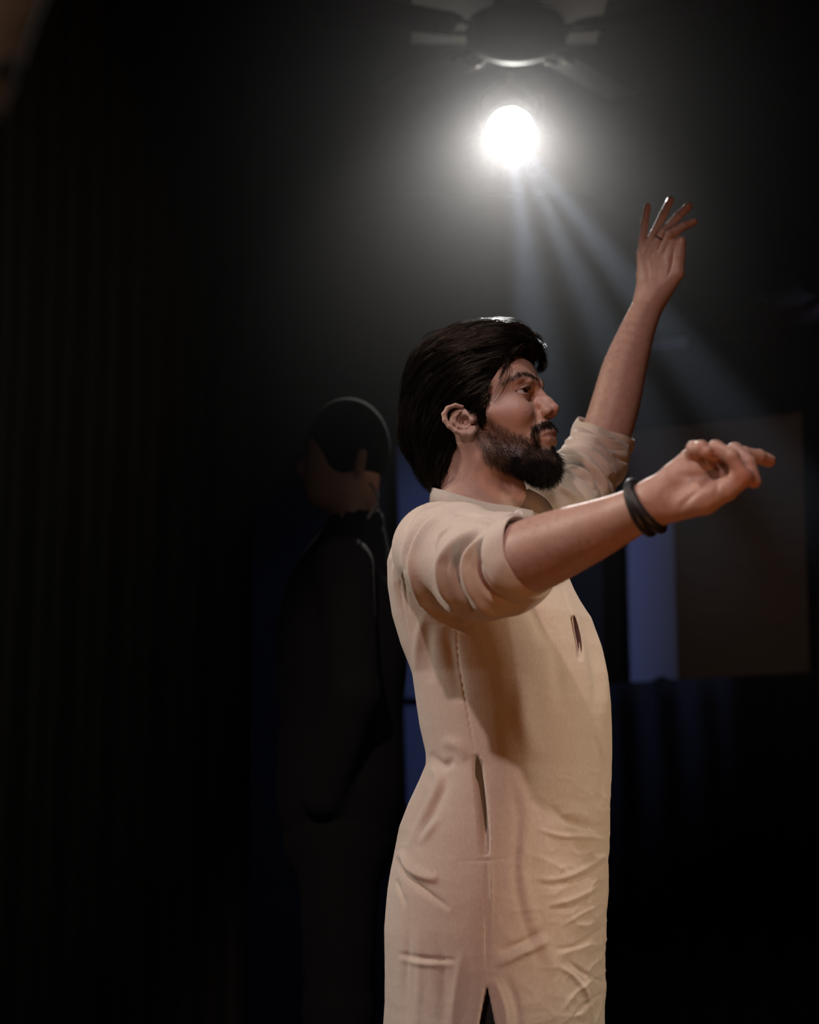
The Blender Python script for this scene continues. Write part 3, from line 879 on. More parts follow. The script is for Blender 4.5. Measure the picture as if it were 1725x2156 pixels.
def torso_sdf(P, grow=0.0):
    z = P[:, 2]
    cx = np.interp(z, rz, rcx); a = np.interp(z, rz, ra) + grow; b = np.interp(z, rz, rb) + grow
    dx = P[:, 0] - cx; dy = P[:, 1]
    u = dx * tc_ - dy * ts_; v = dx * ts_ + dy * tc_
    n = 2.25
    rho = (np.abs(u / a) ** n + np.abs(v / b) ** n + 1e-9) ** (1 / n)
    g = np.sqrt((u / (a * a)) ** 2 + (v / (b * b)) ** 2) / np.maximum(np.sqrt((u / a) ** 2 + (v / b) ** 2), 1e-4)
    f = (rho - 1) / np.maximum(g, 1e-3)
    return f.astype(F)

RSLV = pts((927, 1158, -.165), (965, 1176, -.25), (1015, 1192, -.34), (1062, 1188, -.405), (1110, 1176, -.455))
RSR = [.069, .070, .066, .060, .0500]
LSLV = pts((1105, 1125, .15), (1165, 1075, .19), (1215, 1020, .27), (1252, 970, .335), (1274, 905, .362))
LSR = [.068, .061, .057, .052, .0450]
HEMZ = 0.60
def plane_cut(P, p, n): return ((P - A(*p)) @ A(*n)).astype(F)
_d = unit(np.array([RSLV[-1] - RSLV[-2]]))[0]
CUFR = (at(1112, 1167, -.462), unit(np.array([[.74, -.60, .29]]))[0])
CUFL = (at(1272, 898, .362), unit(np.array([[.34, -.29, .89]]))[0])
def sdf_kurta(P):
    t = torso_sdf(P)
    t = smax(t, P[:, 2] - F(1.516) + (P[:, 0] - F(.03)) * F(.31), .006)
    t = smax(t, -(cone(P, NB, NT, .066, .0645)), .004)
    r = chain(P, RSLV, RSR, .03)
    r = smax(r, plane_cut(P, CUFR[0] - CUFR[1] * .012, CUFR[1]), .0015)
    l = chain(P, LSLV, LSR, .03)
    l = smax(l, plane_cut(P, CUFL[0] - CUFL[1] * .012, CUFL[1]), .0015)
    f = smin(smin(t, r, .022), l, .03)
    f = smax(f, F(HEMZ) - P[:, 2], .003)
    # hollow skirt with a slit at each side
    hol = np.maximum(t + F(.006), P[:, 2] - F(at(0, 1990)[2]))
    f = np.maximum(f, -hol)
    zs = at(0, 2042)[2]
    cxs = at(1026, 2042, -.19)[0]
    wdt = np.interp(P[:, 2], [HEMZ, at(0, 2156)[2], at(0, 2100)[2], zs], [.075, .0165, .0095, 0.001])
    sl = np.abs(P[:, 0] - F(cxs)) - wdt
    f = np.where(P[:, 2] < zs, np.maximum(f, -sl.astype(F)), f)
    return f
P, Q = mesh_sdf(sdf_kurta, (-.16, -.56, HEMZ - .02), (.50, .46, 1.80), .0023, 0)
P = smooth(P, Q, 3)
N = vnormals(P, Q)
px, py = proj(P)
nearR = ((P[:, 1] < -.10) & (py < 1325)).astype(float)
farL = ((P[:, 1] > .10) & (py < 1110)).astype(float)
isR = (chain(P, RSLV, RSR, .03) < torso_sdf(P)).astype(float)
isL = (chain(P, LSLV, LSR, .03) < torso_sdf(P)).astype(float) * (P[:, 1] > .05)
isT = 1 - np.maximum(isR, isL)
near = (P[:, 1] < .02).astype(float)
S_R = [ # right sleeve
 ([(897, 1058), (865, 1094), (843, 1146), (845, 1201), (862, 1292)], 3, -3.4, 'c'),
 ([(907, 1058), (876, 1107), (858, 1156), (860, 1200), (868, 1250)], 6, 4.5, 'r'),
 ([(925, 1072), (890, 1108), (868, 1160), (864, 1205)], 5, -4.5, 'r'),
 ([(962, 1074), (907, 1101), (880, 1140), (872, 1182), (882, 1240), (907, 1284), (956, 1302)], 9, 6.5, 'r'),
 ([(960, 1092), (925, 1115), (905, 1150), (900, 1195), (912, 1245), (940, 1280)], 11, -7.0, 'r'),
 ([(958, 1100), (925, 1128), (908, 1160)], 4, 4, 'r'),
 ([(1010, 1108), (968, 1136), (940, 1172), (932, 1200), (938, 1247), (962, 1286)], 8, 7.0, 'r'),
 ([(1015, 1122), (982, 1150), (960, 1185), (957, 1215), (966, 1250), (995, 1288)], 7, -7.0, 'r'),
 ([(1030, 1122), (1003, 1142), (984, 1175), (984, 1205), (994, 1237), (1013, 1269), (1047, 1292)], 7, 6.0, 'r'),
 ([(1040, 1132), (1018, 1155), (1005, 1190), (1012, 1222), (1030, 1250), (1062, 1268), (1092, 1272)], 6, -6.5, 'r'),
 ([(1046, 1140), (1030, 1168), (1026, 1200), (1040, 1232), (1070, 1252)], 5, 4, 'r'),
 ([(945, 1080), (985, 1082), (1030, 1098)], 6, -3, 'r'), ([(960, 1090), (1010, 1094), (1050, 1106)], 6, 3, 'r'),
 ([(895, 1262), (925, 1292), (975, 1308)], 6, -3.5, 'r'), ([(1000, 1262), (1030, 1288), (1075, 1290)], 6, 3, 'r'),
]
S_L = [ # left sleeve, gathered rings
 ([(1184, 934), (1221, 938), (1256, 953), (1293, 980)], 3.2, -4.5, 'r'),
 ([(1181, 929), (1215, 931), (1255, 943), (1300, 968)], 4, 4, 'r'),
 ([(1180, 942), (1228, 948), (1265, 967), (1299, 1005)], 3.4, 3.5, 'r'),
 ([(1176, 951), (1210, 953), (1250, 976), (1282, 1008), (1293, 1036)], 3.4, -5, 'r'),
 ([(1176, 961), (1212, 965), (1246, 984), (1272, 1014), (1282, 1044)], 4, 4.5, 'r'),
 ([(1180, 971), (1217, 980), (1249, 997), (1266, 1022), (1271, 1052)], 3.6, -5.5, 'r'),
 ([(1184, 980), (1214, 989), (1240, 1006), (1254, 1030)], 3.6, 4.0, 'r'),
 ([(1188, 990), (1217, 998), (1242, 1014), (1256, 1040)], 3.2, -4, 'r'),
 ([(1200, 906), (1235, 918), (1290, 932), (1322, 934)], 4, 3.5, 'r'),
 ([(1196, 916), (1235, 926), (1290, 945), (1320, 950)], 3.4, -4.0, 'r'),
 ([(1290, 955), (1312, 968), (1326, 974)], 4, -3, 'r'), ([(1285, 1000), (1300, 1022), (1304, 1046)], 4, -4, 'r'),
 ([(1160, 1015), (1185, 1030), (1215, 1050)], 7, 3, 'r'), ([(1120, 1050), (1150, 1075), (1170, 1100)], 6, -3, 'r'),
]
S_T = [ # body of the kurta
 ([(868, 1130), (850, 1175), (842, 1230), (850, 1290), (862, 1340)], 3, -2.5, 'c'),
 ([(858, 1120), (836, 1180), (832, 1230), (840, 1280)], 5, 3, 'r'),
 ([(895, 1290), (880, 1340), (876, 1400), (880, 1450)], 8, 2.2, 'r'),
 ([(905, 1310), (900, 1370), (910, 1440)], 12, -3, 'r'),
 ([(940, 1320), (955, 1400), (975, 1480)], 16, -3.5, 'r'),
 ([(962, 1320), (965, 1400), (985, 1500), (1003, 1590)], 2.2, -2.2, 'c'),
 ([(1025, 1805), (1026, 1900), (1026, 2000), (1026, 2045)], 2.5, -2.4, 'c'),
 ([(1034, 1640), (1036, 1750), (1036, 1850), (1036, 1950)], 2, 0.9, 'r'),
 ([(960, 1815), (1010, 1812), (1060, 1808), (1095, 1795)], 2, -1.2, 'c'),
 # belly of cloth falling over the hip at the back
 ([(908, 1600), (930, 1640), (910, 1690), (885, 1740), (868, 1790)], 14, 5, 's'),
 ([(913, 1615), (925, 1650), (905, 1700), (878, 1745)], 8, 3, 'r'),
 ([(842, 1790), (865, 1830), (905, 1850), (925, 1845)], 9, 8, 'r'),
 ([(838, 1805), (858, 1845), (900, 1880), (950, 1915)], 6, -6, 'r'),
 ([(835, 1850), (852, 1900), (850, 1905)], 4, -3, 'r'),
 ([(848, 1780), (872, 1720), (900, 1660)], 10, -5, 'r'),
 ([(905, 1585), (930, 1612), (960, 1600)], 9, -6, 'r'),
 ([(930, 1560), (965, 1570), (985, 1600)], 12, 3.5, 'r'),
 ([(880, 1780), (910, 1740), (925, 1720)], 9, 4, 'r'),
 ([(840, 2008), (900, 2018), (965, 2022)], 5, -3.0, 'r'), ([(840, 2020), (900, 2030), (960, 2032)], 6, 2, 'r'),
 ([(1045, 2035), (1110, 2000), (1160, 1975)], 8, 4, 'r'), ([(1050, 2005), (1100, 1985), (1150, 1955)], 8, -3.4, 'r'),
 ([(855, 1880), (862, 1980), (856, 2080), (866, 2190)], 7, -2.6, 'r'), ([(880, 1950), (885, 2050), (878, 2180)], 9, 2.2, 'r'),
 ([(920, 1960), (935, 2060), (930, 2190)], 12, -2.0, 'r'), ([(975, 2000), (960, 2090), (950, 2190)], 9, 2.0, 'r'),
 ([(1060, 2050), (1085, 2110), (1095, 2200)], 9, -2.2, 'r'), ([(1040, 2060), (1062, 2120), (1070, 2200)], 6, 2.0, 'r'),
 ([(1088, 1630), (1110, 1720), (1100, 1830), (1120, 1930), (1165, 2050), (1180, 2180)], 13, 2.0, 'r'),
 ([(1075, 1640), (1090, 1720), (1085, 1830), (1100, 1930), (1140, 2050)], 9, -1.1, 'r'),
 ([(1150, 1690), (1190, 1725), (1240, 1740), (1278, 1742)], 8, -2.4, 'r'), ([(1130, 1745), (1180, 1760), (1240, 1762), (1280, 1770)], 5, 2.2, 'r'),
 ([(1120, 1850), (1175, 1850), (1235, 1828), (1278, 1795)], 5, 2.6, 'r'), ([(1130, 1862), (1180, 1862), (1240, 1842), (1278, 1812)], 5, -2.4, 'r'),
 ([(1150, 1905), (1200, 1895), (1268, 1862)], 4, 2.4, 'r'), ([(1150, 1916), (1205, 1908), (1268, 1876)], 4, -2.4, 'r'),
 ([(1180, 1950), (1220, 1925), (1270, 1900)], 4, 2.2, 'r'), ([(1160, 2000), (1215, 1990), (1272, 1950)], 5, -2.6, 'r'),
 ([(1165, 2030), (1205, 2055), (1235, 2100), (1245, 2150)], 5, 3, 'r'), ([(1190, 2020), (1230, 2050), (1272, 2070)], 4, -2.8, 'r'),
 ([(1180, 2130), (1215, 2085), (1270, 2045)], 4, 2.4, 'r'), ([(1195, 2150), (1235, 2110), (1272, 2090)], 4, -2.6, 'r'),
 ([(1100, 1420), (1105, 1520), (1130, 1600)], 22, 2.4, 'r'), ([(1160, 1300), (1175, 1400), (1185, 1500)], 16, -3, 'r'),
 ([(1205, 1250), (1235, 1320), (1255, 1400), (1262, 1500)], 12, -5, 'r'), ([(1230, 1260), (1258, 1340), (1272, 1440), (1275, 1530)], 9, 5, 'r'),
 ([(1180, 1225), (1200, 1275), (1210, 1310)], 4, -3, 'r'), ([(1208, 1295), (1216, 1330), (1221, 1355), (1224, 1392)], 4.6, -17, 'r'),
 ([(1004, 1588), (1011, 1650), (1018, 1720), (1024, 1802)], 6.5, -18, 'r'),
 ([(1100, 1250), (1130, 1300), (1150, 1360)], 14, -3.5, 'r'), ([(1255, 1550), (1268, 1600), (1272, 1680)], 5, -3, 'r'),
 ([(925, 1300), (960, 1318), (1000, 1318)], 9, -2, 'r'),
]
amp = lambda S, k: [(a, b, c * k, d) for a, b, c, d in S]
P = folds(P, N, amp(S_R, 1.7), nearR); P = folds(P, N, [(a, b, c * (.75 if d == 's' and a[0][1] > 1700 and a[0][0] > 1050 else 1.15), d) for a, b, c, d in S_T], isT); P = folds(P, N, amp(S_L, 2.1), farL)
# gentle hanging waves all round the skirt and back
q = np.arctan2(P[:, 1], P[:, 0] - .12)
wv = np.sin(q * 9 + P[:, 2] * 5) * np.interp(P[:, 2], [HEMZ, .95, 1.25], [.006, .0010, 0]) * isT * (P[:, 1] > 0.05)
P = P + (N * wv[:, None]).astype(F)
# fine crumpled creases in the linen, strongest low on the front
def vnoise(X):
    I = np.floor(X).astype(np.int64); f = X - I; f = f * f * (3 - 2 * f); out = 0
    for c in range(8):
        o = np.array([c & 1, (c >> 1) & 1, (c >> 2) & 1]); J = I + o
        h = (J[:, 0] * 73856093 ^ J[:, 1] * 19349663 ^ J[:, 2] * 83492791) & 0xffffff
        h = ((h * 1103515245 + 12345) >> 8) & 0xffff
        w = np.prod(np.where(o, f, 1 - f), 1); out = out + w * (h / 65535.0)
    return out
X = P.astype(float); X = X + .02 * np.stack([vnoise(X * 14 + 5), vnoise(X * 14 + 9), vnoise(X * 14 + 17)], 1)
cr = 0
for sc_, am in ((22, 1.0), (47, .5)):
    cr = cr + am * (1 - np.abs(2 * vnoise(X * np.array([sc_ * .8, sc_ * .8, sc_ * 1.5]) + sc_) - 1)) ** 3
low = np.clip((px - 1040) / 140, 0.15, 1) * np.clip((py - 1560) / 260, .12, 1)
P = P + (N * ((cr - .5) * .0024 * low * isT)[:, None]).astype(F)
P = P + (N * ((vnoise(X * np.array([9, 9, 3.5])) - .5) * .007 * isT * np.clip((py - 1320) / 200, 0, 1))[:, None]).astype(F)
kurta = link_mesh('kurta', P, Q, M_LINEN, None, True); part_world(kurta, dancer)
kurta['label'] = 'beige linen kurta with rolled sleeves'

# strips laid over the placket and pocket grooves, shade painted into the placket's skin
def gap(name, line, w, m, toward, label=None):
    px, py = proj(P); near_ = P[:, 1] < .05; L_, R_ = [], []
    q = spline(line, 6); n = len(q)
    for i, c in enumerate(q):
        j = np.flatnonzero(near_ & (np.hypot(px - c[0], py - c[1]) < 4)); j = j[np.argsort(P[j, 1])[:6]]
        p0 = P[j].mean(0) if len(j) else None
        if p0 is None: continue
        if L_: p0[1] = .75 * yprev + .25 * p0[1]
        yprev = p0[1]
        v = unit(np.array([CAM - p0]))[0]; ww = (w * math.sqrt(max(math.sin(math.pi * i / (n - 1)), 0)) + .3) / 1400
        c0 = at(c[0], c[1], p0[1]) + v * toward
        L_.append(c0 - np.array([ww, 0, 0])); R_.append(c0 + np.array([ww, 0, 0]))
    V = []; Fc = []
    for a, b in zip(L_, R_):
        m_ = (a + b) / 2 + np.array([0, .0015, 0]); V += [a, m_, b]
    for i in range(len(L_) - 1):
        for k in (0, 1): Fc.append((i * 3 + k, i * 3 + k + 1, i * 3 + k + 4, i * 3 + k + 3))
    o = link_mesh(name, V, Fc, m, None, True); md = o.modifiers.new('thick', 'SOLIDIFY'); md.thickness = .0012; md.offset = 0
    part_world(o, dancer); return o
M_INSIDE = mat('shaded_skin_in_opening', (0.06, 0.022, 0.016), 0.8)  # skin darkened in its base colour for the shade inside the placket
gap('placket_shade_strip', [(1209, 1296), (1215, 1325), (1220, 1352), (1223, 1388)], 4.2, M_INSIDE, .003)
gap('pocket_opening', [(1005, 1592), (1011, 1650), (1018, 1722), (1024, 1799)], 8.5, M_LINING, .003)

# rolled cuffs: a folded-back band round each forearm
def make_cuff(c, n, rout, rin, length, seed, back):
    V = []; Fc = []; seg = 72
    q = Vector(n).to_track_quat('Z', 'Y').to_matrix(); ph = seed
    prof = [(rout * back, -length), (rout * 1.03, -length * .8), (rout * 1.05, -length * .45), (rout * 1.01, -.004), (rout * .985, .0005), (rout * .955, .001), (rin + .003, -.003), (rin + .002, -.020)]
    for i, (r_, z_) in enumerate(prof):
        for k in range(seg):
            t = 2 * math.pi * k / seg
            wob = 1 + .018 * math.sin(3 * t + ph) + .012 * math.sin(7 * t + 2 * ph + z_ * 60)
            zz = z_ + (.0025 * math.sin(2 * t + ph * 3) + .0012 * math.sin(5 * t + ph)) * (1 if i < 6 else .5)
            V.append(tuple(Vector(c) + q @ Vector((r_ * wob * math.cos(t), r_ * wob * math.sin(t), zz))))
    for i in range(len(prof) - 1):
        for k in range(seg):
            k2 = (k + 1) % seg; Fc.append((i * seg + k, i * seg + k2, (i + 1) * seg + k2, (i + 1) * seg + k))
    o = link_mesh('cuff', V, Fc, M_LINEN, None, True)
    md = o.modifiers.new('sub', 'SUBSURF'); md.levels = 1; md.render_levels = 2
    part_world(o, dancer)
make_cuff(CUFR[0], CUFR[1], .0515, .0440, .034, 1.3, .97)
make_cuff(at(1276, 901, .362), CUFL[1], .0545, .0425, .034, 4.1, .97)

# band collar: ribbon round the neck, open at the front
def ribbon(name, line, hgt, thick, m, tilt=0.0):
    V = []; Fc = []; n = len(line)
    c = np.mean(line, 0)
    for i, p in enumerate(line):
        o = p - c; o[2] = 0; o /= max(np.linalg.norm(o), 1e-6)
        upv = np.array([0, 0, 1.0]) - o * tilt
        hh = hgt[i] if isinstance(hgt, (list, np.ndarray)) else hgt
        for (a, b) in ((0, 0), (0.5, .15), (1, 0), (1, -1), (.5, -1), (0, -1)):
            V.append(p + upv * hh * a + o * thick * b)
    for i in range(n - 1):
        for k in range(6):
            k2 = (k + 1) % 6
            Fc.append((i * 6 + k, (i + 1) * 6 + k, (i + 1) * 6 + k2, i * 6 + k2))
    Fc.append(tuple(range(6))); Fc.append(tuple(reversed([(n - 1) * 6 + k for k in range(6)])))
    return link_mesh(name, V, Fc, m, None, True)
line = spline(pts((1128, 1108, -.052), (1085, 1104, -.066), (1040, 1098, -.075), (985, 1084, -.078), (938, 1070, -.062), (908, 1062, -.02), (908, 1058, .03), (945, 1060, .07), (1010, 1072, .085)), 8)
line = [p + np.array([0, 0, -.004]) for p in line]
hh = np.interp(np.linspace(0, 1, len(line)), [0, .15, .5, 1], [.028, .032, .030, .026])
col = ribbon('collar', line, hh, .0035, M_COLLAR, .12); part_world(col, dancer)
line = spline(pts((1010, 1072, .085), (1070, 1078, .085), (1120, 1076, .06), (1155, 1092, .02), (1172, 1118, -.03)), 8)
col2 = ribbon('collar', line, np.interp(np.linspace(0, 1, len(line)), [0, .5, 1], [.026, .034, .026]), .0035, M_LINEN, .05); part_world(col2, dancer)

# button on the collar
bt = MB(); c = Vector(at(1092, 1082, -.0745)); nrm = (Vector(CAM) - c).normalized() + Vector((.15, 0, .15))
Mb = Matrix.Translation(c) @ nrm.to_track_quat('Z', 'Y').to_matrix().to_4x4()
bt.lathe([(.0052, -.001), (.0062, 0), (.0062, .001), (.0056, .0018), (.0048, .0014), (.001, .0013)], 28, Mb)
bo = bt.build('button', M_BUTTON, None, True); part_world(bo, dancer)
th = MB()
for a, b in (((-.0014, -.0014), (.0014, .0014)), ((.0014, -.0014), (-.0014, .0014))):
    th.tube([Mb @ Vector((a[0], a[1], .0014)), Mb @ Vector((0, 0, .0020)), Mb @ Vector((b[0], b[1], .0014))], .00035, 6)
t_ = th.build('thread', M_THREAD, None, True); t_.parent = bo; t_.matrix_parent_inverse = Matrix()

# trousers and shoes under the kurta
def sdf_trouser(P):
    hip = at(1040, 1900, 0); f = ell(P, at(1050, 1850, 0), (.125, .155, .14))
    for s in (-1, 1):
        h = hip + np.array([0.0, s * .09, -0.02]); kn = h + np.array([.02 + .03 * s, s * .01, -.42]); an = np.array([kn[0] - .03, kn[1], .12])
        f = smin(f, chain(P, [h, kn, an], [.090, .068, .056], .03), .04)
    return np.maximum(f, F(.085) - P[:, 2])
P, Q = mesh_sdf(sdf_trouser, (-.2, -.32, .06), (.45, .32, 1.12), .008)
part_world(link_mesh('trousers', P, Q, M_TROUSER), dancer)
for s in (-1, 1):
    hip = at(1040, 1900, 0); kx = hip[0] + .02 + .03 * s - .03; ky = s * .10
    def sdf_shoe(P):
        f = smin(chain(P, [(kx - .035, ky, .045), (kx + .07, ky - .012, .040), (kx + .165, ky - .03, .032)], [.045, .045, .036], .03), cone(P, (kx - .01, ky, .05), (kx - .01, ky, .10), .044, .046), .03)
        return np.maximum(f, -P[:, 2])
    P, Q = mesh_sdf(sdf_shoe, (kx - .12, ky - .12, -.01), (kx + .25, ky + .1, .17), .006)
    part_world(link_mesh('shoe', P, Q, M_SHOE), dancer)

# wristband: two coils of black rubber
wb = MB()
for c, ax, R, r in ((at(1350, 1069, -.617), Vector((.80, -.42, .30)), .0300, .0066), (at(1362, 1071, -.624), Vector((.72, -.40, .52)), .0290, .0058)):
    q = ax.to_track_quat('Z', 'Y').to_matrix().to_4x4(); Mx = Matrix.Translation(Vector(c)) @ q
    ring = []
    for k in range(41):
        a = 2 * math.pi * k / 40
        ring.append(Mx @ Vector((R * math.cos(a) * 1.0, R * math.sin(a) * 1.0, .0)))
    wb.tube(ring, r, 12)
wo = wb.build('wristband', M_BAND, None, True); part_world(wo, dancer)
wo['label'] = 'doubled black rubber wristband'
# ring on the left hand
a, b = LHD['middle'][0][0], LHD['middle'][0][1]; ctr = a * .35 + b * .65; ax = Vector(b - a)
Mx = Matrix.Translation(Vector(ctr)) @ ax.to_track_quat('Z', 'Y').to_matrix().to_4x4()
rg = MB(); rg.tube([Mx @ Vector((.0088 * math.cos(t), .0088 * math.sin(t), 0)) for t in np.linspace(0, 2 * math.pi, 25)], .0013, 8)
ro = rg.build('ring', M_RING, None, True); part_world(ro, dancer)

# fingernails
def nail(p_prev, tip, r, out, parent):
    t = Vector(tip) - Vector(p_prev); t.normalize(); o = Vector(out); o = (o - o.dot(t) * t).normalized(); w = t.cross(o)
    V = []; Fc = []; nu, nv = 7, 6
    for i in range(nu):
        u = -1 + 2 * i / (nu - 1)
        for j in range(nv):
            v = j / (nv - 1)
            wv = .80 * math.sqrt(max(0, 1 - max(0, v - .72) ** 2 * 7)) * math.sqrt(max(0, 1 - max(0, .2 - v) ** 2 * 12))
            ang = u * wv
            pnt = Vector(tip) + t * (r * (-1.1 + v * 1.75)) + o * (r * (1.02 + .03 - .12 * v * v)) * math.cos(ang) + w * r * 1.02 * math.sin(ang)
            V.append(tuple(pnt))
    for i in range(nu - 1):
        for j in range(nv - 1):
            Fc.append((i * nv + j, (i + 1) * nv + j, (i + 1) * nv + j + 1, i * nv + j + 1))
    o_ = link_mesh('fingernail', V, Fc, M_NAIL, None, True)
    md = o_.modifiers.new('thick', 'SOLIDIFY'); md.thickness = .0006
    part_world(o_, parent)
for n_, out in (('ring', (-.5, -.8, .5)), ('middle', (-.5, -.8, .5)), ('index', (-.2, -.8, .6)), ('thumb', (.3, -1, 0))):
    q, r = LHD[n_]; nail(q[-2], q[-1], r[-1], out, dancer)
for n_, out in (('ring', (.35, -.8, .5)), ('middle', (.35, -.8, .5)), ('index', (.1, -.6, .8)), ('pinky', (.3, -.2, 1))):
    q, r = RH[n_]; nail(q[-2], q[-1], r[-1], out, dancer)

# ----------------------------------------------------------------- hair
def face_line(z): return np.interp(z, [-90, -55, 0, 12, 22, 52, 68, 102, 122, 136], [-42, -18, 14, 22, 26, 32, 42, 58, 74, 200])
def sdf_hair(P):
    p = yawl(P); q = p.copy(); q[:, 1] = np.abs(q[:, 1])
    f = ell(p, (-22, 0, 62), (106, 87, 104))
    f = smin(f, ell(p, (34, 0, 115), (58, 66, 46)), 24)
    f = smin(f, ell(p, (-62, 0, 0), (70, 74, 62)), 26)
    f = smin(f, ell(p, (-58, 0, -52), (46, 62, 48)), 22)
    f = smax(f, q[:, 0] - face_line(q[:, 2]).astype(F) , 7)
    f = smax(f, -ell(q, (-3, 88, -13), (23, 24, 29)), 6)                      # clear of the ear
    f = smin(f, ell(q, (22, 72, 18), (9, 7, 26)), 6)                         # sideburn
    return f * F(.001)
P, Q = mesh_sdf(sdf_hair, HO + np.array([-.17, -.13, -.15]), HO + np.array([.15, .15, .20]), .0025)
g = grad(sdf_hair, P); Nh = unit(g)
core = P - Nh * F(.0035)
hair = link_mesh('hair', core, Q, M_HAIRCORE, None, True); part_world(hair, dancer)
hair['label'] = 'black swept-back hair'

def hair_dir(P):
    p = yawl(P)
    t = np.clip((70 - p[:, 0]) / 170, 0, 1) * .55 + np.clip((80 - p[:, 2]) / 170, 0, 1) * .65
    al = np.radians(np.interp(t, [0, .3, .6, 1.0], [6, 28, 50, 84]))
    d = np.stack([-np.cos(al), np.zeros(len(p)), -np.sin(al)], 1)
    d[:, 1] += np.sign(p[:, 1]) * np.interp(p[:, 2], [60, 140], [0, .25])
    return (d @ R0).astype(F)
def grow(roots, steps, ds, lift, wob):
    p = roots.copy(); S = [p.copy()]; n = len(p)
    ph = RNG.random((n, 3)) * 6.28
    for k in range(steps):
        g = unit(grad(sdf_hair, p)); d = hair_dir(p)
        d = d + wob[:, None] * np.sin(ph + k * .22)
        d = unit(d - (d * g).sum(1, keepdims=True) * g)
        p = p + d * ds[:, None]
        f = sdf_hair(p); tgt = lift * np.sin(min(1.0, (k + 1) / (steps * .6)) * 1.57)
        p = p - g * (f - tgt)[:, None]
        S.append(p.astype(F).copy())
    return np.stack(S, 1)
ok = np.flatnonzero((yawl(P)[:, 2] > -85))
nG = 1150
_w = np.where(yawl(P[ok])[:, 0] > -20, 2.2, 1.0); idx = RNG.choice(ok, nG, replace=False, p=_w / _w.sum())
steps = 14
G = grow(P[idx].astype(F), steps, RNG.uniform(.0035, .0065, nG).astype(F), np.where(yawl(P[idx])[:, 0] < -30, RNG.uniform(-.002, .009, nG), RNG.uniform(-.002, .0055, nG)).astype(F), RNG.uniform(.05, .26, nG))
nc = 10
u = RNG.normal(0, 1, (nG, nc, 3)) ; 
tt = np.linspace(0, 1, steps + 1)
clump = np.interp(tt, [0, .4, .8, 1], [1, .8, .5, .25])[None, None, :, None]
ch = G[:, None] + u[:, :, None, :] * .0019 * clump + np.sin(tt * 5 + RNG.random((nG, nc, 1)) * 6)[..., None] * RNG.normal(0, .0009, (nG, nc, 1, 3))
ch = ch.reshape(nG * nc, steps + 1, 3)
rad = np.interp(tt, [0, .7, 1], [.00022, .00019, .00004])[None].repeat(len(ch), 0)
V, Fq = tubes_mesh(ch, rad)
st = link_mesh('hair_strands', V, Fq, M_HAIR, None, True); st.parent = hair; st.matrix_parent_inverse = Matrix(); st['kind'] = 'stuff'

# curled lock over the far side of the forehead, and thin wisps at the temple
locks = []
for k in range(420):
    s0 = yaw_w((RNG.uniform(55, 74), RNG.uniform(5, 48), RNG.uniform(126, 138)))
    j = RNG.normal(0, 3.0, 3); end = RNG.uniform(.7, 1)
    c1 = yaw_w(np.array((77, 26, 128)) + j); c2 = yaw_w(np.array((80, 32, 112)) + j); c3 = yaw_w(np.array((82, 31, 99)) + j); c4 = yaw_w(np.array((76, 27, 92)) + j)
    q = np.array(spline([s0, c1, c2, c3, c4], 4)); m = int(len(q) * 1)
    locks.append(q[:17])
for k in range(60):
    a = yaw_w((RNG.uniform(52, 62), -66, RNG.uniform(92, 100))); j = RNG.normal(0, 3, 3)
    b = yaw_w(np.array((58, -66, 72)) + j); c = yaw_w(np.array((48, -72, 48)) + j); d = yaw_w(np.array((40, -74, 34)) + j); e = yaw_w(np.array((38, -75, 28)) + j)
    if k < 14: locks.append(np.array(spline([a, b, c, d, e], 4))[:17])
L_ = np.array(locks); tt = np.linspace(0, 1, 17)
V, Fq = tubes_mesh(L_, np.interp(tt, [0, .7, 1], [.0002, .00018, .00005])[None].repeat(len(L_), 0))
st = link_mesh('loose_strands', V, Fq, M_HAIR, None, True); st.parent = hair; st.matrix_parent_inverse = Matrix(); st['kind'] = 'stuff'

# ----------------------------------------------------------------- beard, moustache, eyebrows
def sdf_beard(P):
    p = headl(P); q = p.copy(); q[:, 1] = np.abs(q[:, 1])
    f = ell(q, (68, 0, -86), (23, 29, 17))
    f = smin(f, chain(q, [(20, 54, -50), (46, 40, -71), (64, 18, -82)], [6, 11, 16], 8), 12)
    return f * F(HS / 1000)
Pb, Qb = mesh_sdf(sdf_beard, HO + np.array([-.08, -.12, -.20]), HO + np.array([.18, .12, 0.02]), .003)
beard = link_mesh('beard', Pb, Qb, M_HAIRCORE, None, True); part_world(beard, dancer)
beard['label'] = 'full black beard'
p = headl(HEADP); ay = np.abs(p[:, 1])
bw = poly_soft(p[:, 0], p[:, 2], BEARD, 4) * (ay > 0)
def strands(roots, normals, dirs, length, n_seg, rad0, jit, curl=0.3):
    n = len(roots); d0 = unit(normals * .55 + dirs + RNG.normal(0, jit, (n, 3)))
    S = [roots]; p = roots.copy(); d = d0
    bend = RNG.normal(0, curl, (n, 3))
    for k in range(n_seg):
        p = p + d * (length / n_seg)[:, None]; S.append(p.copy())
        d = unit(d + bend / n_seg + dirs * .25)
    S = np.stack(S, 1); t = np.linspace(0, 1, n_seg + 1)
    return tubes_mesh(S, np.interp(t, [0, .6, 1], [rad0, rad0 * .8, rad0 * .2])[None].repeat(n, 0))
# cheek and jaw
w = bw * np.interp(p[:, 2], [-70, -20, 5], [1, .75, .5]); w /= w.sum()
ii = RNG.choice(len(p), 9000, p=w)
dr = unit(np.stack([.35 + 0 * ay[ii], 0 * ay[ii], -1 + 0 * ay[ii]], 1)) @ Rh
ln = np.interp(p[ii, 2], [-75, -40, 0], [.013, .008, .0045]) * RNG.uniform(.6, 1.3, len(ii))
V1, F1 = strands(HEADP[ii], HEADN[ii], dr, ln, 4, .00012, .30, .8)
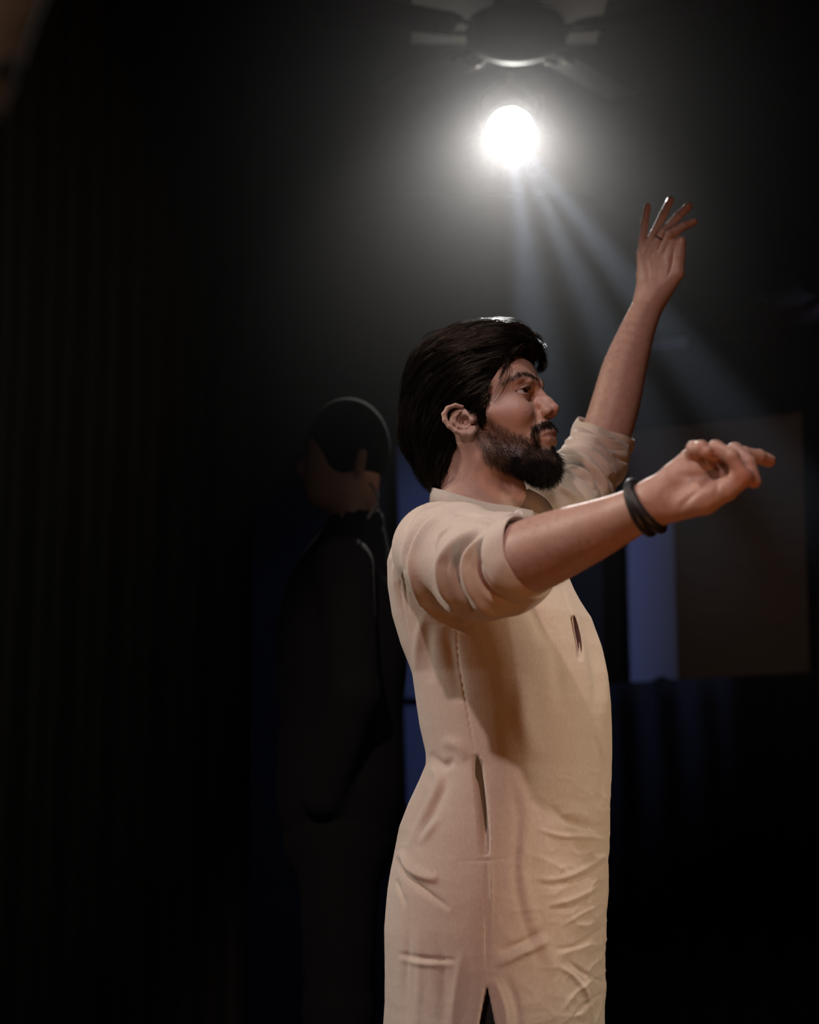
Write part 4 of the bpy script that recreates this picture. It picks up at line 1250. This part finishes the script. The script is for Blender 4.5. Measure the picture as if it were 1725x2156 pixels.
# long beard on the chin
gb = unit(grad(sdf_beard, Pb)); pb = headl(Pb)
ii = RNG.choice(len(Pb), 9000)
dr = unit(np.stack([.12 + 0 * ii, 0 * ii, -.95 + 0. * ii], 1)) @ Rh
ln = np.interp(pb[ii, 0], [20, 60, 90], [.007, .013, .013]) * RNG.uniform(.5, 1.3, len(ii))
V2, F2 = strands(Pb[ii], gb[ii], dr, ln, 4, .00015, .35, 1.1)
V = np.concatenate([V1, V2]); Fq = np.concatenate([F1, F2 + len(V1)])
st = link_mesh('beard_strands', V, Fq, M_BEARD, None, True); st.parent = beard; st.matrix_parent_inverse = Matrix(); st['kind'] = 'stuff'
# moustache and soul patch
mw = poly_soft(p[:, 0], p[:, 2], MOUST, 1.5) * (p[:, 0] > 70) * (HEADN @ Rh[0] > -.1)
soul = ((ay < 7) & (p[:, 0] > 85) & (p[:, 2] < -54) & (p[:, 2] > -68)).astype(float)
w = mw + soul; w /= w.sum()
ii = RNG.choice(len(p), 2200, p=w)
sd = np.sign(p[ii, 1])
dr = unit(np.stack([.1 - .3 * np.clip(ay[ii] / 30, 0, 1), sd * np.clip(ay[ii] / 20, 0, 1) * .8, -1 + 0 * sd], 1)) @ Rh
V, Fq = strands(HEADP[ii], HEADN[ii], dr, RNG.uniform(.004, .0085, len(ii)), 4, .00018, .22, .5)
mo = link_mesh('moustache', V, Fq, M_BEARD, None, True); part_world(mo, dancer); mo['kind'] = 'stuff'
# eyebrows
brow_d, bs, bt_ = poly_dist(ay, p[:, 2], [(9, 41), (22, 46.5), (38, 51), (49, 47.5), (57, 41.5)])
for s in (-1, 1):
    w = np.exp(-(brow_d / np.interp(bt_, [0, .5, 1], [3.8, 3.6, 1.6])) ** 2) * (p[:, 0] > 38) * (np.sign(p[:, 1]) == s) * (brow_d < 7); w /= w.sum()
    ii = RNG.choice(len(p), 420, p=w)
    dr = unit(np.stack([-.35 + 0 * ii, s * (.9 + 0. * ii), np.interp(bt_[ii], [0, .5, 1], [.9, .3, -.5])], 1)) @ Rh
    V, Fq = strands(HEADP[ii], HEADN[ii] * .4, dr, RNG.uniform(.005, .009, len(ii)), 4, .00013, .12, .3)
    br = link_mesh('eyebrow', V, Fq, M_BEARD, None, True); part_world(br, dancer)
    # lashes
    ii = np.flatnonzero((np.abs(ay - 33) < 13) & (p[:, 0] > 74) & (np.sign(p[:, 1]) == s) & (np.abs(p[:, 2] - (26.5 + 5.0 * np.sqrt(np.clip(1 - ((ay - 33) / 13.5) ** 2, 0, 1)))) < 1.0))
    if len(ii) > 10:
        ii = RNG.choice(ii, 130)
        dr = unit(np.stack([1 + 0. * ii, s * (ay[ii] - 28) / 20, .25 + 0 * ii], 1)) @ Rh
        V, Fq = strands(HEADP[ii], HEADN[ii] * .3, dr, RNG.uniform(.004, .008, len(ii)), 4, .00013, .1, .3)
        part_world(link_mesh('eyelashes', V, Fq, M_BEARD, None, True), dancer)

# fine hair on the forearms
aP = np.concatenate(bodyV[1:3]); 
off0 = len(bodyV[0]); aN = np.concatenate([vnormals(bodyV[i], bodyF[i] - sum(len(v) for v in bodyV[:i])) for i in (1, 2)])
sel = []
for J in (RFORE, LFORE):
    a, b = J[0].astype(F), J[-3].astype(F); d = b - a
    t = ((aP - a) @ d) / (d @ d); dist = np.linalg.norm(aP - a - np.clip(t, 0, 1)[:, None] * d, axis=1)
    sel.append(np.flatnonzero((t > .12) & (t < 1.0) & (dist < .07)))
for k, s_ in enumerate(sel):
    ii = RNG.choice(s_, 2600 if k else 1300)
    J = (RFORE, LFORE)[k]; ax = unit(np.array([J[-1] - J[0]]))[0]
    dr = np.tile(ax * .9, (len(ii), 1))
    V, Fq = strands(aP[ii], aN[ii] * .9, dr, RNG.uniform(.004, .010, len(ii)), 3, .00007, .25, .5)
    ah = link_mesh('arm_hair', V, Fq, M_ARMHAIR, None, True); part_world(ah, dancer); ah['kind'] = 'stuff'
# ================================================================= onlooker in the dark behind
on = empty('person', tuple(at(690, 1100, 1.35) * np.array([1, 1, 0])))
tag(on, 'onlooker in black with a grey-piped collar, half hidden in the dark behind', 'person')
OH = at(722, 975, 1.35)
spot('onlooker_fill', (1.5, 0.9, 2.3), OH + np.array([.06, 0, -.03]), 9, (1.0, 0.62, 0.42), 5.5, 0.9, .03)  # added warm spot to pick out the ear and neck
def sdf_on(P):
    q = (P - OH.astype(F))
    f = ell(q, (0, 0, .02), (.088, .075, .115))
    f = smin(f, ell(q, (-.035, 0, -.05), (.055, .052, .06)), .03)
    f = smin(f, ell(q, (-.09, 0, -.01), (.018, .012, .018)), .02)
    f = smin(f, cone(q, (.025, 0, -.05), (.03, 0, -.19), .055, .058), .03)
    f = smin(f, cone(q, (.045, -.07, .01), (.040, -.072, -.035), .014, .010), .008)
    # trunk, arms with hands clasped in front, legs
    f = smin(f, ell(q, (0, 0, -.42), (.12, .19, .25)), .05)
    f = smin(f, ell(q, (0, 0, -.70), (.11, .16, .17)), .08)
    for s in (-1, 1):
        f = smin(f, chain(q, [(.01, s * .19, -.27), (.03, s * .22, -.54), (-.04, s * .175, -.74)], [.05, .038, .026], .02), .02)
        f = smin(f, chain(q, [(0, s * .09, -.80), (.0, s * .10, -1.22), (.02, s * .10, 0.09 - OH[2])], [.08, .055, .04], .03), .03)
        f = smin(f, cone(q, (.03, s * .10, .045 - OH[2]), (-.15, s * .12, .03 - OH[2]), .038, .03), .03)
    return f
P, Q = mesh_sdf(sdf_on, OH + np.array([-.30, -.32, -OH[2] - .02]), OH + np.array([.2, .32, .20]), .007)
T = paint_skin(P, P)
ob = link_mesh('body', P, Q, M_SKIN, None, True, T); part_world(ob, on)
def sdf_onhair(P):
    q = (P - OH.astype(F))
    f = ell(q, (.012, 0, .035), (.098, .085, .118))
    f = smax(f, -ell(q, (-.085, 0, -.03), (.075, .09, .09)), .01)
    f = smax(f, -ell(q, (.045, 0, -.085), (.09, .12, .065)), .008)
    return f
P, Q = mesh_sdf(sdf_onhair, OH + np.array([-.15, -.12, -.12]), OH + np.array([.16, .12, .19]), .005)
part_world(link_mesh('hair', P, Q, M_HAIRCORE, None, True), on)
def sdf_jacket(P):
    q = (P - OH.astype(F))
    f = ell(q, (0, 0, -.44), (.15, .215, .28))
    f = smin(f, ell(q, (0, 0, -.74), (.145, .19, .22)), .08)
    f = smin(f, cone(q, (.03, 0, -.14), (.02, 0, -.24), .066, .10), .03)
    for s in (-1, 1):
        f = smin(f, chain(q, [(.01, s * .19, -.26), (.035, s * .225, -.54), (-.03, s * .18, -.76)], [.066, .054, .046], .02), .02)
    f = smax(f, -cone(q, (.02, 0, .0), (.03, 0, -.16), .060, .060), .004)
    return f
P, Q = mesh_sdf(sdf_jacket, OH + np.array([-.25, -.34, -1.0]), OH + np.array([.22, .34, -.08]), .007)
part_world(link_mesh('jacket', P, Q, M_SUIT, None, True), on)
def sdf_trs(P):
    q = (P - OH.astype(F)); f = ell(q, (0, 0, -.85), (.13, .17, .14))
    for s in (-1, 1): f = smin(f, chain(q, [(0, s * .09, -.82), (.0, s * .10, -1.22), (.02, s * .10, 0.12 - OH[2])], [.092, .07, .055], .03), .03)
    return f
P, Q = mesh_sdf(sdf_trs, OH + np.array([-.2, -.3, -OH[2] + .06]), OH + np.array([.2, .3, -.70]), .009)
part_world(link_mesh('trousers', P, Q, M_SUIT, None, True), on)
for s in (-1, 1):
    def sdf_onshoe(P):
        q = (P - OH.astype(F)); g0 = -OH[2]
        f = smin(chain(q, [(.045, s * .10, g0 + .045), (-.06, s * .11, g0 + .04), (-.165, s * .125, g0 + .032)], [.045, .046, .036], .03), cone(q, (.03, s * .10, g0 + .05), (.025, s * .10, g0 + .11), .044, .046), .03)
        return np.maximum(f, -P[:, 2])
    P, Q = mesh_sdf(sdf_onshoe, (OH[0] - .24, 1.35 + s * .11 - .11, -.01), (OH[0] + .13, 1.35 + s * .11 + .11, .18), .007)
    part_world(link_mesh('shoe', P, Q, M_SHOE, None, True), on)
cp_ = MB(); cp_.tube([Vector(c) for c in spline(pts((779, 1018, 1.275), (790, 1032, 1.265), (795, 1048, 1.26), (788, 1070, 1.25), (774, 1092, 1.24)), 5)], .0035, 8)
part_world(cp_.build('collar_piping', M_PIPING, None, True), on)
#print('TRIS', sum(len(o.data.polygons)*2 for o in SC.objects if o.type=='MESH'), {o.name:len(o.data.polygons) for o in SC.objects if o.type=='MESH' and len(o.data.polygons)>30000})
